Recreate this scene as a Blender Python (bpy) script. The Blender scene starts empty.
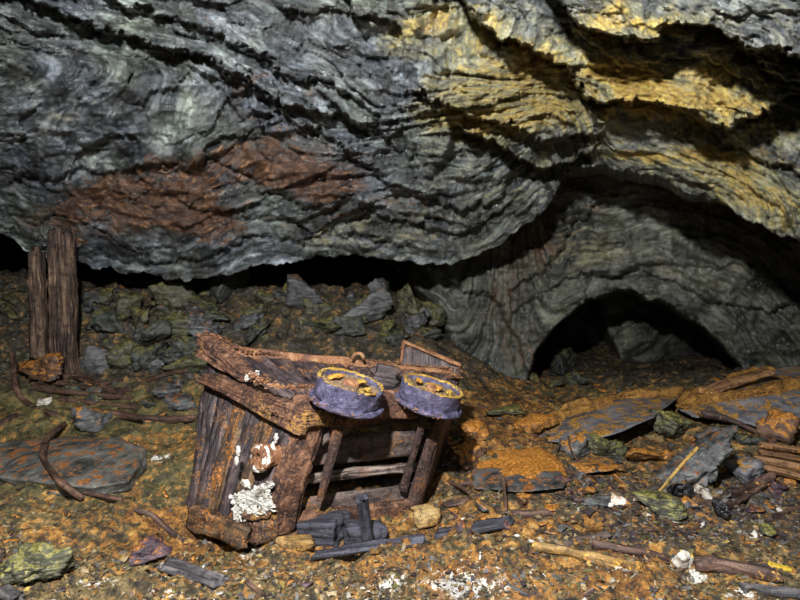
import bpy, bmesh, math, random
import numpy as np
from mathutils import Vector, Matrix, Euler

S = bpy.context.scene
C = S.collection
R = math.radians
FPX = 533.33
CAM = np.array([0.0, 0.0, 1.1])
PITCH = math.atan(40 / FPX)

# ------------------------------------------------------------ camera, world, light
cam_d = bpy.data.cameras.new('camera'); cam_d.sensor_width = 36; cam_d.lens = 24; cam_d.clip_start = .02
cam = bpy.data.objects.new('camera', cam_d); C.objects.link(cam)
cam.location = CAM; cam.rotation_euler = (R(90) - PITCH, 0, 0)
S.camera = cam
W = bpy.data.worlds.new('world'); S.world = W; W.use_nodes = True
W.node_tree.nodes['Background'].inputs[0].default_value = (.6, .8, 1, 1)
W.node_tree.nodes['Background'].inputs[1].default_value = .004
def lamp(name, loc, power, r, col):
    d = bpy.data.lights.new(name, 'POINT'); d.energy = power; d.shadow_soft_size = r; d.color = col
    o = bpy.data.objects.new(name, d); C.objects.link(o); o.location = loc
    return o
lamp('hand_lamp', (-.3, .2, 2.1), 760, .05, (1, .985, .95))
lamp('shadow_fill', (.15, -.15, 1.35), 12, .05, (.95, .97, 1))  # added weak fill near the camera, lifts the cart shadows; not a visible lamp
S.view_settings.view_transform = 'Standard'; S.view_settings.look = 'None'
S.view_settings.exposure = 0.0; S.view_settings.gamma = 1

# ------------------------------------------------------------ numpy noise
def _h(ix, iy, iz, seed):
    n = (ix.astype(np.int64) * 73856093) ^ (iy.astype(np.int64) * 19349663) ^ (iz.astype(np.int64) * 83492791) ^ (seed * 2654435761)
    n = (n ^ (n >> 13)) & 0x7fffffff
    n = (n * 1274126177 + 374761393) & 0x7fffffff
    n = (n ^ (n >> 15)) & 0xffffff
    n = (n * 2246822519) & 0x7fffffff
    return ((n >> 7) & 0xffff) / 32767.5 - 1
def noise(x, y, z=0., seed=1):
    x, y, z = np.broadcast_arrays(np.asarray(x, float), np.asarray(y, float), np.asarray(z, float))
    fx, fy, fz = np.floor(x), np.floor(y), np.floor(z)
    u, v, w = x - fx, y - fy, z - fz
    u, v, w = [t * t * t * (t * (t * 6 - 15) + 10) for t in (u, v, w)]
    ix, iy, iz = fx.astype(int), fy.astype(int), fz.astype(int)
    r = 0
    for a in (0, 1):
        for b in (0, 1):
            for c in (0, 1):
                r = r + _h(ix + a, iy + b, iz + c, seed) * (u if a else 1 - u) * (v if b else 1 - v) * (w if c else 1 - w)
    return r
def fbm(x, y, z=0., o=4, seed=1, g=.5):
    r, a, f = 0, 1, 1
    for i in range(o):
        r = r + a * noise(np.asarray(x) * f, np.asarray(y) * f, np.asarray(z) * f, seed + i * 17); a *= g; f *= 2.03
    return r
def ridge(x, y, z=0., o=4, seed=1, g=.5):
    r, a, f = 0, 1, 1
    for i in range(o):
        r = r + a * (1 - 2 * np.abs(noise(np.asarray(x) * f, np.asarray(y) * f, np.asarray(z) * f, seed + i * 17))); a *= g; f *= 2.03
    return r
def sst(a, b, x):
    t = np.clip((x - a) / (b - a), 0, 1); return t * t * (3 - 2 * t)
def bump1(px, py, cx, cy, rx, ry, rot=0):
    c, s = math.cos(R(rot)), math.sin(R(rot))
    dx, dy = px - cx, py - cy
    a, b = (dx * c + dy * s) / rx, (-dx * s + dy * c) / ry
    return np.exp(-(a * a + b * b))

# ------------------------------------------------------------ the ray through a photo point, cut at depth Y
cT, sT = math.cos(PITCH), math.sin(PITCH)
def at(px, py, Y):
    px, py, Y = np.broadcast_arrays(np.asarray(px, float), np.asarray(py, float), np.asarray(Y, float))
    r, u = (px - 400) / FPX, (300 - py) / FPX
    dy = cT + u * sT; dz = -sT + u * cT
    t = Y / dy
    return np.stack([CAM[0] + t * r, Y, CAM[2] + t * dz], -1)
def A3(px, py, Y): return Vector(at(px, py, Y))
def project(P):
    x, y, z = P[..., 0] - CAM[0], P[..., 1], P[..., 2] - CAM[2]
    d = y * cT - z * sT; u = y * sT + z * cT
    return 400 + FPX * x / d, 300 - FPX * u / d

# ------------------------------------------------------------ mesh helpers
def mesh_np(name, V, F, mat, parent=None, attrs=None, smooth=True):
    me = bpy.data.meshes.new(name)
    V = np.asarray(V, np.float32); F = np.asarray(F, np.int32); k = F.shape[1]
    me.vertices.add(len(V)); me.vertices.foreach_set('co', V.ravel())
    me.loops.add(F.size); me.loops.foreach_set('vertex_index', F.ravel())
    me.polygons.add(len(F)); me.polygons.foreach_set('loop_start', np.arange(0, F.size, k, dtype=np.int32))
    me.update(calc_edges=True); me.validate()
    me.polygons.foreach_set('use_smooth', np.full(len(me.polygons), smooth))
    for an, (ty, data) in (attrs or {}).items():
        a = me.attributes.new(an, ty, 'POINT')
        a.data.foreach_set('vector' if ty == 'FLOAT_VECTOR' else 'color', np.asarray(data, np.float32).ravel())
    if isinstance(mat, (list, tuple)):
        for m in mat: me.materials.append(m)
    elif mat: me.materials.append(mat)
    o = bpy.data.objects.new(name, me); C.objects.link(o)
    if parent is not None: o.parent = parent
    return o
def grid_faces(nr, nc, flip=False):
    i = np.arange(nr - 1)[:, None] * nc + np.arange(nc - 1)[None, :]
    f = np.stack([i, i + 1, i + nc + 1, i + nc], -1).reshape(-1, 4)
    return f[:, ::-1] if flip else f
def tag(o, label, cat, group=None, kind=None):
    if label: o['label'] = label
    if cat: o['category'] = cat
    if group: o['group'] = group
    o['kind'] = kind or 'thing'
    return o
def thing(name, loc, label, cat, group=None):
    o = bpy.data.objects.new(name, None); C.objects.link(o); o.location = loc; o.empty_display_size = .05
    return tag(o, label, cat, group)
def recentre(o, p=None):
    """puts the origin of a mesh at its base"""
    me = o.data; n = len(me.vertices); co = np.empty(n * 3, np.float32); me.vertices.foreach_get('co', co); co = co.reshape(-1, 3)
    c = np.array([*((co.min(0) + co.max(0)) / 2)[:2], co[:, 2].min()]) if p is None else np.array(p)
    me.vertices.foreach_set('co', (co - c).astype(np.float32).ravel()); o.location = c
    return o

# ------------------------------------------------------------ materials
class NT:
    def __init__(s, name):
        s.m = bpy.data.materials.new(name); s.m.use_nodes = True; s.t = s.m.node_tree
        s.b = s.t.nodes['Principled BSDF']
    def n(s, ty, **kw):
        n = s.t.nodes.new(ty)
        for k, v in kw.items(): setattr(n, k, v)
        return n
    def set(s, inp, v):
        if isinstance(v, bpy.types.NodeSocket): s.t.links.new(v, inp)
        else: inp.default_value = v
    def attr(s, name, out='Vector'): return s.n('ShaderNodeAttribute', attribute_name=name).outputs[out]
    def coord(s): return s.n('ShaderNodeTexCoord').outputs['Object']
    def scale(s, v, sc, loc=(0, 0, 0)):
        m = s.n('ShaderNodeMapping'); s.set(m.inputs[0], v); m.inputs['Scale'].default_value = sc; m.inputs['Location'].default_value = loc
        return m.outputs[0]
    def noise(s, v, sc=1., det=6, rough=.6, dist=0., out=0):
        n = s.n('ShaderNodeTexNoise'); s.set(n.inputs['Vector'], v); n.inputs['Scale'].default_value = sc
        n.inputs['Detail'].default_value = det; n.inputs['Roughness'].default_value = rough; n.inputs['Distortion'].default_value = dist
        return n.outputs[out]
    def voro(s, v, sc=1., feature='F1', out='Distance'):
        n = s.n('ShaderNodeTexVoronoi', feature=feature); s.set(n.inputs['Vector'], v); n.inputs['Scale'].default_value = sc
        return n.outputs[out]
    def ramp(s, f, stops):
        r = s.n('ShaderNodeValToRGB'); s.set(r.inputs[0], f); e = r.color_ramp.elements
        while len(e) < len(stops): e.new(.5)
        for k, (p, c) in enumerate(stops):
            e[k].position = .5 + (p - .5) * .62; e[k].color = (*c, 1) if isinstance(c, tuple) else (c, c, c, 1)
        return r.outputs[0]
    def mix(s, f, a, b, mode='MIX'):
        m = s.n('ShaderNodeMix', data_type='RGBA', blend_type=mode)
        s.set(m.inputs[0], f); s.set(m.inputs[6], a if not isinstance(a, tuple) else (*a, 1)); s.set(m.inputs[7], b if not isinstance(b, tuple) else (*b, 1))
        return m.outputs[2]
    def math(s, op, a, b=0.):
        m = s.n('ShaderNodeMath', operation=op); s.set(m.inputs[0], a); s.set(m.inputs[1], b); return m.outputs[0]
    def mr(s, f, a, b, c=0., d=1.):
        m = s.n('ShaderNodeMapRange'); s.set(m.inputs[0], f)
        for k, v in zip((1, 2, 3, 4), (a, b, c, d)): m.inputs[k].default_value = v
        return m.outputs[0]
    def sep(s, c, k): x = s.n('ShaderNodeSeparateColor'); s.set(x.inputs[0], c); return x.outputs[k]
    def upz(s):
        g = s.n('ShaderNodeNewGeometry'); x = s.n('ShaderNodeSeparateXYZ'); s.set(x.inputs[0], g.outputs['Normal']); return x.outputs[2]
    def island(s): return s.n('ShaderNodeNewGeometry').outputs['Random Per Island']
    def bump(s, h, st=.5, d=.01, prev=None):
        b = s.n('ShaderNodeBump'); s.set(b.inputs['Height'], h); b.inputs['Strength'].default_value = st; b.inputs['Distance'].default_value = d
        if prev is not None: s.set(b.inputs['Normal'], prev)
        return b.outputs[0]
    def out(s, col, rough, nrm=None, spec=.5, metal=0.):
        s.set(s.b.inputs['Base Color'], (*col, 1) if isinstance(col, tuple) else col); s.set(s.b.inputs['Roughness'], rough)
        s.b.inputs['Specular IOR Level'].default_value = spec; s.b.inputs['Metallic'].default_value = metal
        if nrm is not None: s.set(s.b.inputs['Normal'], nrm)
        return s.m

OR1, OR2 = (.42, .17, .025), (.24, .085, .015)
YE = (.55, .36, .07)

def mat_schist(name, base, str_=1.0):
    """layered wet schist: flow.x runs along the layers, flow.y across them; stain = rust, ochre, pale"""
    k = NT(name); fl = k.attr('flow'); st = k.attr('stain', 'Color')
    co = k.coord()
    w = k.n('ShaderNodeVectorMath', operation='ADD'); k.set(w.inputs[0], fl)
    wn = k.n('ShaderNodeVectorMath', operation='SCALE'); k.set(wn.inputs[0], k.noise(co, 1.6, 3, .5, out=1)); wn.inputs['Scale'].default_value = .25
    k.set(w.inputs[1], wn.outputs[0]); fl = w.outputs[0]
    n1 = k.noise(k.scale(fl, (3., 7, 2)), 1, 10, .74, .5)
    n2 = k.noise(k.scale(fl, (9, 27, 5)), 1, 9, .74, .7)
    n3 = k.noise(co, 3.2, 6, .6)
    n4 = k.noise(co, 34, 5, .7)
    c = k.ramp(n1, base)
    c = k.mix(k.mr(n3, .38, .66), c, k.mix(.5, c, (.10, .105, .075)))
    c = k.mix(k.mr(n2, .35, .7, 0, .8), c, k.mix(1., c, (.42, .45, .50), 'MULTIPLY'))
    c = k.mix(k.mr(n2, .58, .70, 0, .6), c, (.60, .66, .68))
    z1 = k.noise(k.scale(fl, (1.1, 1.9, 1)), 1, 6, .62, .3); z2 = k.noise(co, 1.9, 6, .65)
    c = k.mix(k.mr(z1, .46, .6, 0, .85), c, k.mix(1., c, (.30, .32, .38), 'MULTIPLY'))
    c = k.mix(k.mr(z1, .47, .38, 0, .6), c, k.mix(1., c, (1.7, 1.75, 1.75), 'MULTIPLY'))
    c = k.mix(k.mr(z2, .52, .62, 0, .6), c, k.mix(1., c, (.95, 1.0, .72), 'MULTIPLY'))
    c = k.mix(k.mr(z2, .48, .38, 0, .6), c, k.mix(1., c, (.86, .90, 1.12), 'MULTIPLY'))
    rn = k.math('ADD', k.mr(n1, .38, .62, -.34, .34), k.mr(n2, .38, .62, -.22, .22))
    def mask(ch, lo=.40, hi=.78): return k.mr(k.math('ADD', k.sep(st, ch), k.math('MULTIPLY', rn, k.mr(k.sep(st, ch), 0, .35, 0, 1))), lo, hi)
    rust = k.ramp(n2, [(.25, (.016, .007, .004)), (.45, (.055, .023, .011)), (.6, (.15, .066, .027)), (.75, (.42, .22, .10))])
    c = k.mix(k.math('MULTIPLY', mask(0), .92), c, rust)
    och = k.ramp(k.noise(k.scale(fl, (5, 12, 4)), 1, 7, .7, .5), [(.28, (.07, .06, .03)), (.45, (.25, .23, .10)), (.58, (.42, .40, .20)), (.72, (.60, .60, .44))])
    c = k.mix(k.math('MULTIPLY', mask(1, .25, .95), .85), c, och)
    c = k.mix(k.math('MULTIPLY', mask(1, .72, 1.15), .85), c, k.ramp(n2, [(.28, (.12, .05, .012)), (.45, (.38, .23, .035)), (.58, (.56, .40, .07)), (.74, (.66, .58, .22))]))
    c = k.mix(mask(2), c, (.52, .53, .46))
    b = k.bump(n2, .9 * str_, .035)
    b = k.bump(n4, .5 * str_, .008, b)
    return k.out(c, k.mr(k.noise(co, 6, 4, .6), .35, .65, .2, .45), b, 1.)

M = {}
M['schist'] = mat_schist('schist_rock', [(.28, (.010, .013, .016)), (.42, (.052, .062, .070)), (.53, (.165, .19, .205)), (.68, (.52, .57, .58))])
M['schist_far'] = mat_schist('olive_schist_rock', [(.28, (.015, .017, .014)), (.45, (.075, .08, .064)), (.6, (.19, .19, .15)), (.78, (.36, .36, .29))], .8)

def mat_floor():
    k = NT('muddy_ground'); st = k.attr('stain', 'Color'); co = k.coord()
    n1 = k.noise(co, 3.5, 9, .68, .4); n2 = k.noise(co, 22, 7, .7); n3 = k.noise(co, 95, 4, .7); n4 = k.noise(k.scale(co, (1, 1, 1), (5, 3, 1)), 9, 8, .7, .6)
    c = k.ramp(n2, [(.3, (.018, .014, .009)), (.45, (.085, .062, .026)), (.58, (.19, .135, .055)), (.75, (.34, .27, .13))])
    ol = k.ramp(n4, [(.3, (.02, .02, .012)), (.5, (.115, .10, .035)), (.7, (.24, .21, .085))])
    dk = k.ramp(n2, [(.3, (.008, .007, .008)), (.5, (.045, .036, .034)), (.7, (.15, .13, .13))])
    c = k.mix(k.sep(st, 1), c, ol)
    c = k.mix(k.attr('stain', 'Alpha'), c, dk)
    orr = k.ramp(n2, [(.3, (.06, .022, .007)), (.48, (.20, .085, .018)), (.62, (.38, .18, .035)), (.8, (.55, .36, .12))])
    f = k.mr(k.math('ADD', k.sep(st, 0), k.mr(k.math('ADD', n4, k.mr(n2, .38, .62, -.12, .12)), .38, .62, -.45, .45)), .38, .6)
    c = k.mix(f, c, orr)
    f = k.mr(k.math('ADD', k.sep(st, 2), k.mr(n2, .38, .62, -.4, .4)), .5, .62)
    c = k.mix(f, c, k.ramp(n3, [(.3, (.35, .33, .27)), (.6, (.75, .74, .70))]))
    c = k.mix(k.mr(n1, .5, .6, 0, .7), c, k.mix(1., c, (.34, .33, .36), 'MULTIPLY'))
    c = k.mix(k.mr(n3, .3, .5, .6, 0), c, (.01, .008, .006))
    b = k.bump(n2, .8, .03); b = k.bump(n3, .6, .008, b)
    return k.out(c, k.mr(n4, .4, .6, .45, .85), b, .5)
M['floor'] = mat_floor()

def mat_stone(name, stops, dust=None, dust_amt=.5, streak=(1, 1, 5), sc=5., rough=(.35, .7), dz=(.35, .8), white=0.):
    k = NT(name); co = k.coord()
    n1 = k.noise(k.scale(co, streak), sc, 8, .68, .4); n2 = k.noise(co, sc * 4, 7, .7); n3 = k.noise(co, 70, 4, .7)
    c = k.mix(k.mr(n2, .38, .62, 0, .6), k.ramp(n1, stops), k.ramp(n2, stops))
    if white: c = k.mix(k.mr(n1, .62 - white, .68 - white), c, (.55, .54, .5))
    if dust:
        f = k.math('ADD', k.mr(k.upz(), dz[0], dz[1], -.45, .3), k.mr(n2, .38, .62, -.5, .5))
        f = k.mr(k.math('ADD', f, dust_amt), .4, .6)
        d = k.ramp(n3, [(.3, tuple(x * .4 for x in dust)), (.55, dust), (.75, tuple(min(1, x * 1.5 + .03) for x in dust))])
        c = k.mix(f, c, d)
    b = k.bump(n1, .7, .02); b = k.bump(n3, .6, .008, b)
    return k.out(c, k.mr(n2, .38, .62, *rough), b, .55)
GR = [(.3, (.012, .013, .014)), (.45, (.05, .053, .055)), (.6, (.12, .125, .13)), (.78, (.25, .26, .26))]
OLV = [(.3, (.009, .009, .006)), (.45, (.038, .038, .024)), (.6, (.095, .095, .055)), (.78, (.24, .23, .13))]
M['slate'] = mat_stone('grey_slate', GR, OR1, .38)
M['slate_sparse'] = mat_stone('sparsely_muddied_slate', [(.3, (.015, .015, .013)), (.45, (.055, .057, .055)), (.6, (.125, .125, .115)), (.78, (.24, .235, .21))], OR2, .02, (2, 1, 4))
M['slate_bare'] = mat_stone('bare_grey_slate', GR, OR2, .05)
M['slate_ochre'] = mat_stone('ochre_topped_slate', [(.3, (.03, .028, .03)), (.45, (.08, .08, .095)), (.6, (.17, .17, .19)), (.78, (.32, .31, .31))], (.36, .18, .03), .10, sc=4, dz=(.55, .92))
M['olive'] = mat_stone('olive_rubble_rock', OLV, (.19, .17, .045), .36, (1, 1, 3))
M['olive_dark'] = mat_stone('dark_rubble_rock', [(.3, (.008, .009, .009)), (.5, (.04, .045, .04)), (.75, (.13, .14, .12))], (.13, .12, .04), .2, (1, 1, 3))
M['rust_rock'] = mat_stone('rust_brown_rock', [(.3, (.02, .012, .01)), (.5, (.10, .05, .03)), (.75, (.24, .14, .08))], OR1, .5)
M['orange_rock'] = mat_stone('orange_mud_rock', [(.3, (.04, .02, .008)), (.5, (.20, .09, .02)), (.75, (.35, .2, .07))], OR1, .62)
M['black_rock'] = mat_stone('black_coal_rock', [(.3, (.004, .004, .005)), (.55, (.018, .018, .022)), (.8, (.08, .08, .10))], rough=(.2, .45))
M['purple_rock'] = mat_stone('purple_rock', [(.3, (.015, .009, .014)), (.5, (.06, .035, .05)), (.75, (.15, .10, .12))], OR2, .2)
M['white_rock'] = mat_stone('white_calcite_rock', [(.3, (.12, .09, .06)), (.45, (.5, .46, .4)), (.65, (.8, .78, .74))], OR1, .12)

def mat_wood(name, stops, sc=(6, 95, 95), dust=None, dust_amt=.3, rough=(.5, .85), st=.8, spec=.4):
    """flow.x runs along the grain, in metres"""
    k = NT(name); fl = k.attr('flow'); co = k.coord()
    n1 = k.noise(k.scale(fl, sc), 1, 8, .65, .5); n2 = k.noise(co, 9, 6, .65); n3 = k.noise(co, 90, 4, .7)
    n0 = k.noise(k.scale(fl, (sc[0] * .35, sc[1] * .22, sc[2] * .22)), 1, 5, .6)
    c = k.mix(k.mr(n0, .4, .6, 0, .7), k.ramp(n1, stops), k.ramp(n0, stops))
    if dust:
        f = k.mr(k.math('ADD', k.mr(n2, .38, .62, -.5, .5), k.math('ADD', k.mr(n3, .38, .62, -.3, .3), dust_amt)), .35, .65)
        c = k.mix(f, c, k.ramp(n3, [(.3, tuple(x * .4 for x in dust)), (.6, dust), (.8, tuple(min(1, x * 1.4) for x in dust))]))
    g = k.noise(co, 26, 6, .72)
    c = k.mix(k.mr(g, .5, .6, 0, .75), c, k.mix(1., c, (.22, .20, .22), 'MULTIPLY'))
    c = k.mix(k.mr(n3, .56, .66, 0, .55), c, k.mix(1., c, (2.6, 2.3, 2.0), 'MULTIPLY'))
    b = k.bump(n1, st, .012); b = k.bump(n3, .6, .006, b)
    return k.out(c, k.mr(n2, .38, .62, *rough), b, spec)
M['cart_wood'] = mat_wood('dark_stained_planks', [(.28, (.006, .005, .007)), (.45, (.026, .019, .025)), (.6, (.075, .055, .06)), (.78, (.22, .165, .16))], dust=(.20, .09, .03), dust_amt=.08, rough=(.35, .7), spec=.6)
M['cart_wood_rust'] = mat_wood('rust_soaked_planks', [(.28, (.010, .007, .007)), (.45, (.045, .029, .023)), (.6, (.12, .07, .036)), (.78, (.26, .17, .10))], dust=(.30, .12, .025), dust_amt=.22, rough=(.35, .7), spec=.6)
M['cart_board'] = mat_wood('mauve_grey_boards', [(.28, (.02, .015, .015)), (.45, (.065, .048, .045)), (.6, (.115, .088, .08)), (.78, (.2, .155, .14))], sc=(5, 30, 30), dust=(.2, .09, .03), dust_amt=.0)
M['cart_slat'] = mat_wood('pale_split_batten', [(.28, (.04, .03, .028)), (.45, (.13, .095, .085)), (.6, (.26, .21, .18)), (.78, (.42, .37, .32))], sc=(5, 50, 50), dust=(.2, .08, .03), dust_amt=-.1)
M['post'] = mat_wood('weathered_post_timber', [(.28, (.008, .006, .006)), (.45, (.032, .020, .018)), (.6, (.105, .066, .046)), (.78, (.38, .26, .17))], sc=(5, 55, 55), st=1.)
M['char'] = mat_wood('charred_timber', [(.28, (.006, .006, .009)), (.5, (.028, .028, .042)), (.78, (.10, .105, .15))], sc=(8, 70, 70), spec=.6)
M['log'] = mat_wood('muddy_log_wood', [(.28, (.035, .022, .012)), (.45, (.15, .085, .03)), (.6, (.33, .2, .07)), (.78, (.5, .36, .17))], sc=(5, 30, 30), dust=(.45, .25, .05), dust_amt=.12)
M['log_dark'] = mat_wood('purple_brown_log', [(.28, (.012, .008, .008)), (.45, (.05, .030, .026)), (.6, (.12, .070, .055)), (.78, (.26, .16, .12))], sc=(6, 30, 30), dust=(.36, .2, .05), dust_amt=.0)
M['twig'] = mat_wood('brown_twig_bark', [(.28, (.012, .007, .006)), (.5, (.06, .032, .024)), (.78, (.2, .11, .07))], sc=(8, 40, 40))
M['tan'] = mat_wood('tan_stick_wood', [(.28, (.16, .09, .02)), (.5, (.42, .26, .06)), (.78, (.6, .42, .15))], sc=(6, 60, 60))
M['grey_plank'] = mat_wood('grey_plank_wood', [(.28, (.02, .019, .022)), (.5, (.075, .07, .08)), (.78, (.24, .22, .22))], sc=(5, 50, 50))
M['slat_orange'] = mat_wood('mud_stained_slats', [(.28, (.03, .015, .01)), (.5, (.2, .10, .045)), (.78, (.42, .26, .13))], sc=(5, 50, 50), dust=(.45, .22, .05), dust_amt=.15)
M['yellow_chip'] = mat_wood('yellow_split_wood', [(.28, (.3, .2, .02)), (.5, (.62, .42, .04)), (.78, (.8, .62, .12))], sc=(6, 60, 60))

def mat_rust(name, stops, dust=None, amt=.3, sc=14, rough=(.55, .85)):
    k = NT(name); co = k.coord()
    n1 = k.noise(co, sc, 8, .7, .5); n2 = k.noise(co, sc * 5, 6, .7); n0 = k.noise(co, sc * .4, 5, .6)
    c = k.mix(k.mr(n2, .38, .62, .1, .7), k.ramp(n1, stops), k.ramp(n2, stops))
    if dust:
        c = k.mix(k.mr(k.math('ADD', k.mr(n0, .38, .62, -.5, .5), k.math('ADD', k.mr(n2, .38, .62, -.3, .3), amt)), .35, .6), c,
                  k.ramp(n2, [(.3, tuple(x * .5 for x in dust)), (.7, dust)]))
    n3 = k.noise(co, sc * 11, 4, .75)
    c = k.mix(k.mr(n3, .44, .36, 0, .8), c, k.mix(1., c, (.2, .2, .22), 'MULTIPLY'))
    c = k.mix(k.mr(n3, .56, .66, 0, .6), c, k.mix(1., c, (2.2, 2.1, 2.0), 'MULTIPLY'))
    b = k.bump(n1, .8, .015); b = k.bump(n2, .9, .010, b); b = k.bump(n3, .6, .004, b)
    return k.out(c, k.mr(n1, .38, .62, *rough), b, .5)
M['rust'] = mat_rust('flaking_rust', [(.3, (.010, .006, .007)), (.45, (.045, .021, .017)), (.58, (.14, .060, .030)), (.75, (.42, .23, .14))], (.36, .19, .05), -.02)
M['rust_dark'] = mat_rust('dark_pitted_rust', [(.3, (.009, .006, .006)), (.48, (.04, .022, .020)), (.62, (.10, .055, .04)), (.78, (.24, .14, .11))], (.2, .08, .025), -.05)
M['rust_edge'] = mat_rust('crumbling_rust', [(.3, (.06, .022, .014)), (.48, (.22, .09, .04)), (.62, (.38, .19, .09)), (.78, (.55, .36, .22))], (.16, .09, .09), 0.)
M['tyre'] = mat_rust('blue_violet_scale', [(.3, (.016, .014, .030)), (.47, (.055, .050, .105)), (.62, (.125, .115, .215)), (.78, (.32, .30, .42))], (.10, .07, .08), -.15, 22, (.4, .7))
M['ochre_crust'] = mat_rust('ochre_crust', [(.3, (.16, .07, .02)), (.48, (.45, .27, .04)), (.7, (.72, .52, .11))], (.42, .17, .03), -.05, 20)
M['orange_flake'] = mat_rust('orange_flake', [(.3, (.30, .10, .012)), (.5, (.62, .30, .04)), (.75, (.75, .46, .10))], None, 0, 20)
M['brown_crust'] = mat_rust('brown_crust', [(.3, (.05, .03, .02)), (.5, (.20, .13, .08)), (.75, (.36, .26, .17))], (.4, .25, .05), .05, 20)
M['white_crust'] = mat_rust('white_mineral_crust', [(.28, (.10, .07, .05)), (.42, (.50, .47, .42)), (.58, (.80, .79, .74)), (.75, (.9, .9, .86))], (.22, .12, .07), -.2, 20)

M['orange_mud'] = mat_rust('orange_mud_crust', [(.3, (.06, .025, .006)), (.48, (.22, .10, .018)), (.62, (.40, .20, .035)), (.78, (.55, .34, .08))], None, 0, 18)
def mat_chips():
    k = NT('mixed_shale_chips'); c = k.attr('tint', 'Color'); co = k.coord()
    n = k.noise(co, 60, 5, .7)
    c = k.mix(k.mr(n, .38, .62, 0, .8), c, k.mix(1., c, (.35, .33, .32), 'MULTIPLY'))
    return k.out(c, .6, k.bump(n, .6, .006), .5)
M['chips'] = mat_chips()

# ------------------------------------------------------------ FLOOR
MX = np.array([-7, -4, -1.5, -.3, 0, .3, .55, 1.0, 1.5, 8.])
MH = np.array([.9, .86, .84, .78, .68, .44, .20, -.03, -.08, -.08])
def floor_base(x, y):
    h = np.interp(x, MX, MH)
    s0 = 3.5 + .25 * noise(x * .8, 3.1, 0, 5)
    z = h * sst(s0, 5.3, y)
    z = z + .10 * sst(2.3, 3.4, y) * sst(.3, -1.2, x) * (1 - sst(3.6, 4.2, y))
    z = z - .30 * sst(5.0, 6.2, y) * sst(.3, .9, x)
    z = z + .05 * sst(2.1, 1.6, y) * (.4 + .6 * np.sin(x * 2.1 + .5) ** 2)
    z = z + .10 * sst(1.2, 2.6, x) * sst(2.2, 3.2, y)
    return z
def floor_z(x, y):
    x = np.asarray(x, float); y = np.asarray(y, float)
    z = floor_base(x, y)
    wx, wy = x + .08 * noise(x * 3, y * 3, 0, 21), y + .08 * noise(x * 3, y * 3, 4, 22)
    z = z + .035 * fbm(wx * 1.7, wy * 1.7, 0, 3, 31)
    z = z + .016 * ridge(wx * 5, wy * 9, 0, 3, 41)
    # layered clods: small terraces
    q = fbm(wx * 6, wy * 6, 0, 4, 51); z = z + .010 * (np.floor(q * 5) + sst(.0, .25, q * 5 - np.floor(q * 5))) * .6
    z = z - .085 * np.exp(-(((x + .33 - .5 * (y - 2.25)) / .62) ** 4 + ((y - 2.25 - .25 * (x + .4)) / .36) ** 4)) - .06 * np.exp(-(((x + .85) / .2) ** 2 + ((y - 2.25) / .22) ** 2))
    mound = sst(3.4, 4.2, y) * sst(1.2, .2, x)
    z = z + mound * .05 * ridge(x * 3, y * 3, 0, 3, 61)
    z = z + .004 * fbm(x * 40, y * 40, 0, 3, 71)
    return z
def G(px, py, lo=1.0, hi=9.0):
    Y = np.linspace(lo, hi, 1600); P = at(px, py, Y)
    d = P[:, 2] - floor_z(P[:, 0], P[:, 1])
    i = np.argmax(d < 0)
    return Vector(P[i]) if d[i] < 0 else Vector(P[-1])

def build_floor():
    nr, nc = 620, 760
    y = 1.0 * (10.5 / 1.0) ** (np.linspace(0, 1, nr)); y = np.concatenate([[-2.5, -1.2, -.4, .2, .6], y])
    u = np.linspace(-1.15, 1.15, nc); u = u * (.75 + .25 * u * u)
    yy = np.maximum(y, .8)[:, None]
    X = u[None, :] * (yy * 1.15 + .35) ; Y = np.repeat(y[:, None], nc, 1)
    Z = floor_z(X, Y)
    Z = np.where(Y < 1, floor_base(X, Y), Z)
    P = np.stack([X, Y, Z], -1)
    px, py = project(np.stack([X, np.maximum(Y, 1), Z], -1))
    org = .42 * bump1(px, py, 400, 520, 260, 40) + .5 * bump1(px, py, 190, 530, 90, 30) + .45 * bump1(px, py, 540, 425, 150, 40) \
        + .5 * bump1(px, py, 150, 445, 70, 12) + .45 * bump1(px, py, 40, 455, 60, 22) + .42 * bump1(px, py, 560, 570, 150, 40) + .35 * bump1(px, py, 720, 470, 140, 25) \
        + .3 * bump1(px, py, 100, 540, 120, 18) + .25 * bump1(px, py, 480, 590, 400, 40) + .35 * bump1(px, py, 490, 420, 60, 40) + .08
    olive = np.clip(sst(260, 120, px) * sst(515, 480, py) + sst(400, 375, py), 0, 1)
    white = .62 * bump1(px, py, 85, 583, 30, 5) + .55 * bump1(px, py, 160, 592, 28, 6) + .6 * bump1(px, py, 390, 583, 26, 14) + .6 * bump1(px, py, 470, 590, 36, 14) \
        + .6 * bump1(px, py, 695, 578, 14, 12) + .55 * bump1(px, py, 745, 592, 22, 8) + .5 * bump1(px, py, 160, 457, 26, 5) + .55 * bump1(px, py, 260, 555, 24, 6) + .5 * bump1(px, py, 30, 553, 30, 6) + .35 * bump1(px, py, 480, 575, 60, 20)
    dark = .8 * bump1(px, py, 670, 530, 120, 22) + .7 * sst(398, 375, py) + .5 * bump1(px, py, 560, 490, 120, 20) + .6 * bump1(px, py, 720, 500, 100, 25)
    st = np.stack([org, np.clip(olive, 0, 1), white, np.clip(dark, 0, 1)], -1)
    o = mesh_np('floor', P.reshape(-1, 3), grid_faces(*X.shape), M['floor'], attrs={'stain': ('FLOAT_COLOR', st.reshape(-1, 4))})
    o['kind'] = 'structure'
build_floor()

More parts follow.
